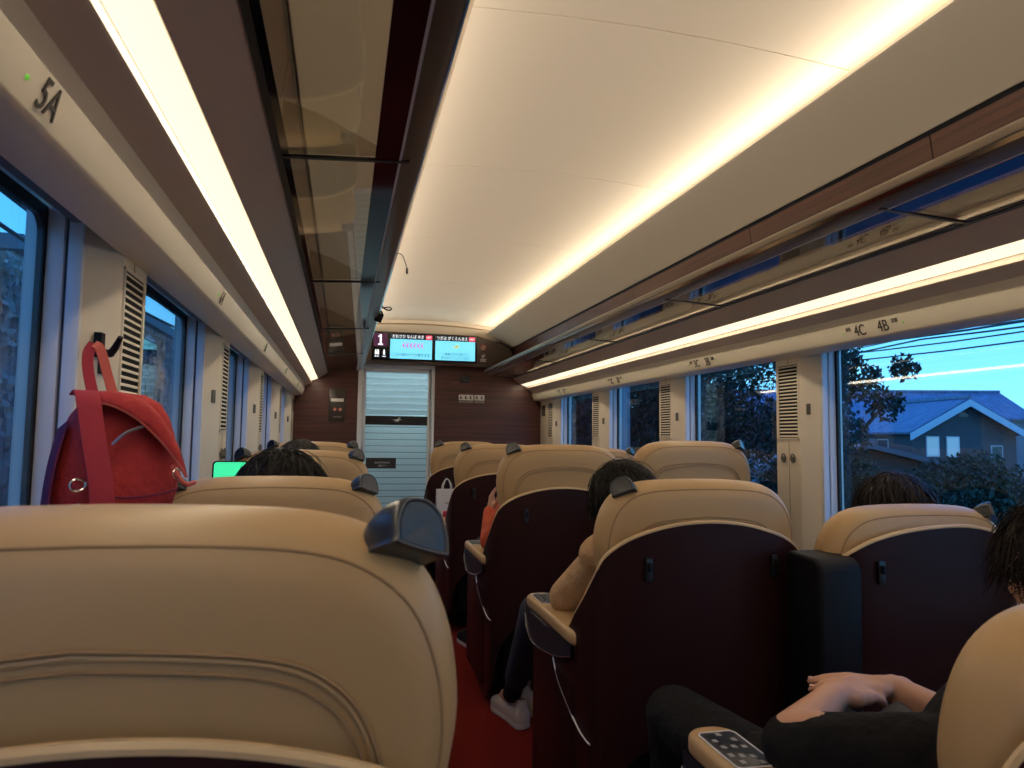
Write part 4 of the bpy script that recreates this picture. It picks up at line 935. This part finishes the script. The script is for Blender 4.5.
def tree(label, x, y, blobs, m, n_=5000, size=.08, seedv=1, trunk=.12, grp='trees and bushes along the line'):
    t = empty('tree' if trunk > .05 else 'bush', (x, y, GZ)); tag(t, label, 'tree' if trunk > .05 else 'bush', grp)
    foliage([(a, b, c-GZ, r_) for a, b, c, r_ in blobs], n_, size, seedv).build('foliage', m, t, False, weld=False)
    tb = MB(); top = max(b[2] for b in blobs)-GZ; tb.tube([(0, 0, 0), (.05, 0, top*.4), (.0, .05, top*.75)], [trunk, trunk*.8, trunk*.5], 8)
    for a, b, c, r_ in blobs[:6]: tb.tube([(0, 0, top*.35), (a*.5, b*.5, (c-GZ)*.8), (a, b, c-GZ)], [trunk*.5, trunk*.35, trunk*.12], 6)
    tb.build('trunk', bark, t, True); return t
tree('dark tree with loose branches at the left edge of the large right window', 6.3, 8.7, [(0, 0, 1.2, .75), (.1, 0, 2.1, .5), (.6, -.2, 2.05, .34), (.95, -.3, 1.75, .25), (-.3, .3, 2.8, .8), (.5, .0, 2.45, .3), (.2, .1, .2, .9), (1.1, -.5, 2.25, .2)], leafm[0], 12000, .05, 21)
tree('round green bush below the white gable', 10.2, 10.1, [(0, 0, .1, .95), (.8, -.5, .2, .7), (-.6, .4, -.2, .8), (.2, -.1, .65, .5)], leafm[1], 11000, .05, 22, .04)
tree('lighter green bush left of the round one', 9.3, 12.0, [(0, 0, .0, .9), (-.7, .5, -.1, .8), (.3, -.2, .45, .5)], leafm[1], 8000, .05, 23, .04)
tree('dark bush at the right edge of the large right window', 11.8, 9.0, [(0, 0, .2, 1.0), (.6, -.8, .4, .9), (0, 0, .9, .5)], leafm[0], 8000, .055, 24, .04)
tree('low hedge bush under the houses by the road', 13.5, 14.0, [(0, 0, -.2, 1.1), (-1.2, 1.2, -.2, 1.0), (1.2, -1.2, -.3, 1.1)], leafm[0], 7000, .06, 25, .04)
for i, (x, y, sc) in enumerate(((5.6, 11.5, 1.0), (6.6, 14.5, 1.15), (5.4, 18, 1.1), (7.5, 21, 1.3), (5.8, 26, 1.3), (8.5, 31, 1.5), (5.2, 38, 1.6), (11.5, 20.5, 1.2), (12.0, 27, 1.3))):
    tree(['dark tree filling the second right window', 'dark tree behind the first one of the second right window', 'dark tree seen through the third right window', 'tall tree behind the third right window', 'dark tree seen through the farthest right window',
          'tall tree far along the line on the right', 'farthest tall tree on the right', 'tree standing back from the line behind the dark trees', 'tree standing farther back from the line'][i], x, y,
         [(0, 0, 1.0*sc, 1.3*sc), (.6*sc, .3, 2.6*sc, 1.1*sc), (-.5*sc, .4, 2.3*sc, 1.1*sc), (.1, -.3, 3.6*sc, .9*sc), (.9*sc, -.5, 1.4*sc, .9*sc), (-.9*sc, -.2, .6*sc, .9*sc)], leafm[0] if i % 3 else leafm[0], 12000, .060, 30+i, .14)
# left side: ivy covered wall, pale building, poles and wires
iv = empty('ivy_wall', (-3.5, 10, GZ)); tag(iv, 'grey green ivy covered wall running past the left windows', 'wall')
MB().box(-.35, .25, -14, 40, 0, 3.95).build('wall_core', wallp, iv, False)
rd = random.Random(5); mb = MB()
for _ in range(24000):
    y = -9+24*rd.random()**1.2; z = rd.random()*4.1; p = Vector((.27+rd.random()*.10, y, z)); s_ = rd.uniform(.04, .085); a = Vector((1, rd.uniform(-.8, .8), rd.uniform(-.8, .8))).normalized(); b_ = a.orthogonal().normalized(); b_ = (b_*math.cos(rd.random()*6)+a.cross(b_)*math.sin(rd.random()*6)).normalized(); c_ = a.cross(b_)
    mb.add([p-b_*s_, p-c_*s_*.6, p+b_*s_, p+c_*s_*.6], [(0, 1, 2, 3)])
mb.build('ivy', leafm[2], iv, False, weld=False)
ap = empty('apartment_building', (-9.5, 20, GZ)); tag(ap, 'pale blue grey building behind the ivy wall on the left', 'building')
MB().box(-4, 4.2, -7, 9, 0, 5.3).build('wall', wallc, ap, False); MB().box(-4.2, 4.4, -7.2, 9.2, 5.3, 5.55).build('roof', tile2, ap, False)
for k in range(5): f_ = MB().box(4.2, 4.26, -6+3*k, -4.4+3*k, 3.2, 4.6).build('window', frm, ap, False); MB().box(4.25, 4.28, -5.9+3*k, -4.5+3*k, 3.3, 4.5).build('pane', wind, f_, False)
for k in range(2): f_ = MB().box(-2.5+3*k, -1+3*k, -7.06, -7, 3.2, 4.6).build('window', frm, ap, False); MB().box(-2.4+3*k, -1.1+3*k, -7.09, -7.05, 3.3, 4.5).build('pane', wind, f_, False)
tree('tall tree behind the ivy wall on the left', -6.2, 9.5, [(0, 0, 2.2, 1.0), (.3, .8, 2.9, .8), (-.4, -.8, 2.6, .9)], leafm[1], 5000, .11, 50, .12)
polem = mat('pole_concrete', (.24, .25, .26), .7)
for i, (x, y, h_) in enumerate(((-2.75, 8.9, 7.5), (-2.75, 17.5, 7.5), (4.3, 10.6, 8.0), (4.3, 22, 8.0))):
    t = empty('utility_pole', (x, y, GZ)); tag(t, ['grey utility pole outside the second left window', 'grey utility pole farther along the left side', 'grey pole outside the second right window', 'grey pole farther along the right side'][i], 'pole', 'line side poles')
    MB().tube([(0, 0, 0), (0, 0, h_)], [.12, .09], 12).build('shaft', polem, t)
    MB().box(-.9, .9, -.05, .05, h_-.8, h_-.68).build('crossarm', polem, t, False); MB().box(-.16, .16, -.06, .06, h_*.55, h_*.60).build('band', inkm, t, False)
for i, (x, z) in enumerate(((-3.3, 3.35), (-3.2, 3.6), (-2.9, 3.9), (-2.4, 4.4), (-3.5, 3.1), (12.0, 3.42), (12.4, 3.68), (11.8, 3.22), (15.0, 4.00), (15.4, 4.22))):
    pts = [(x, y, z-.15*math.sin(PI*((y+20) % 12)/12)) for y in range(-12, 60, 2)]
    wv = MB().tube(pts, .016 if i % 2 else .024, 5).build('overhead_wire', inkm)
    tag(wv, ['second lowest overhead wire outside the left windows', 'third overhead wire from the bottom outside the left windows', 'second overhead wire from the top outside the left windows', 'topmost overhead wire outside the left windows', 'lowest overhead wire outside the left windows',
             'middle wire of the near three outside the right windows', 'upper wire of the near three outside the right windows', 'lower wire of the near three outside the right windows', 'lower wire of the far pair outside the right windows', 'upper wire of the far pair outside the right windows'][i], 'wire', 'overhead wires')
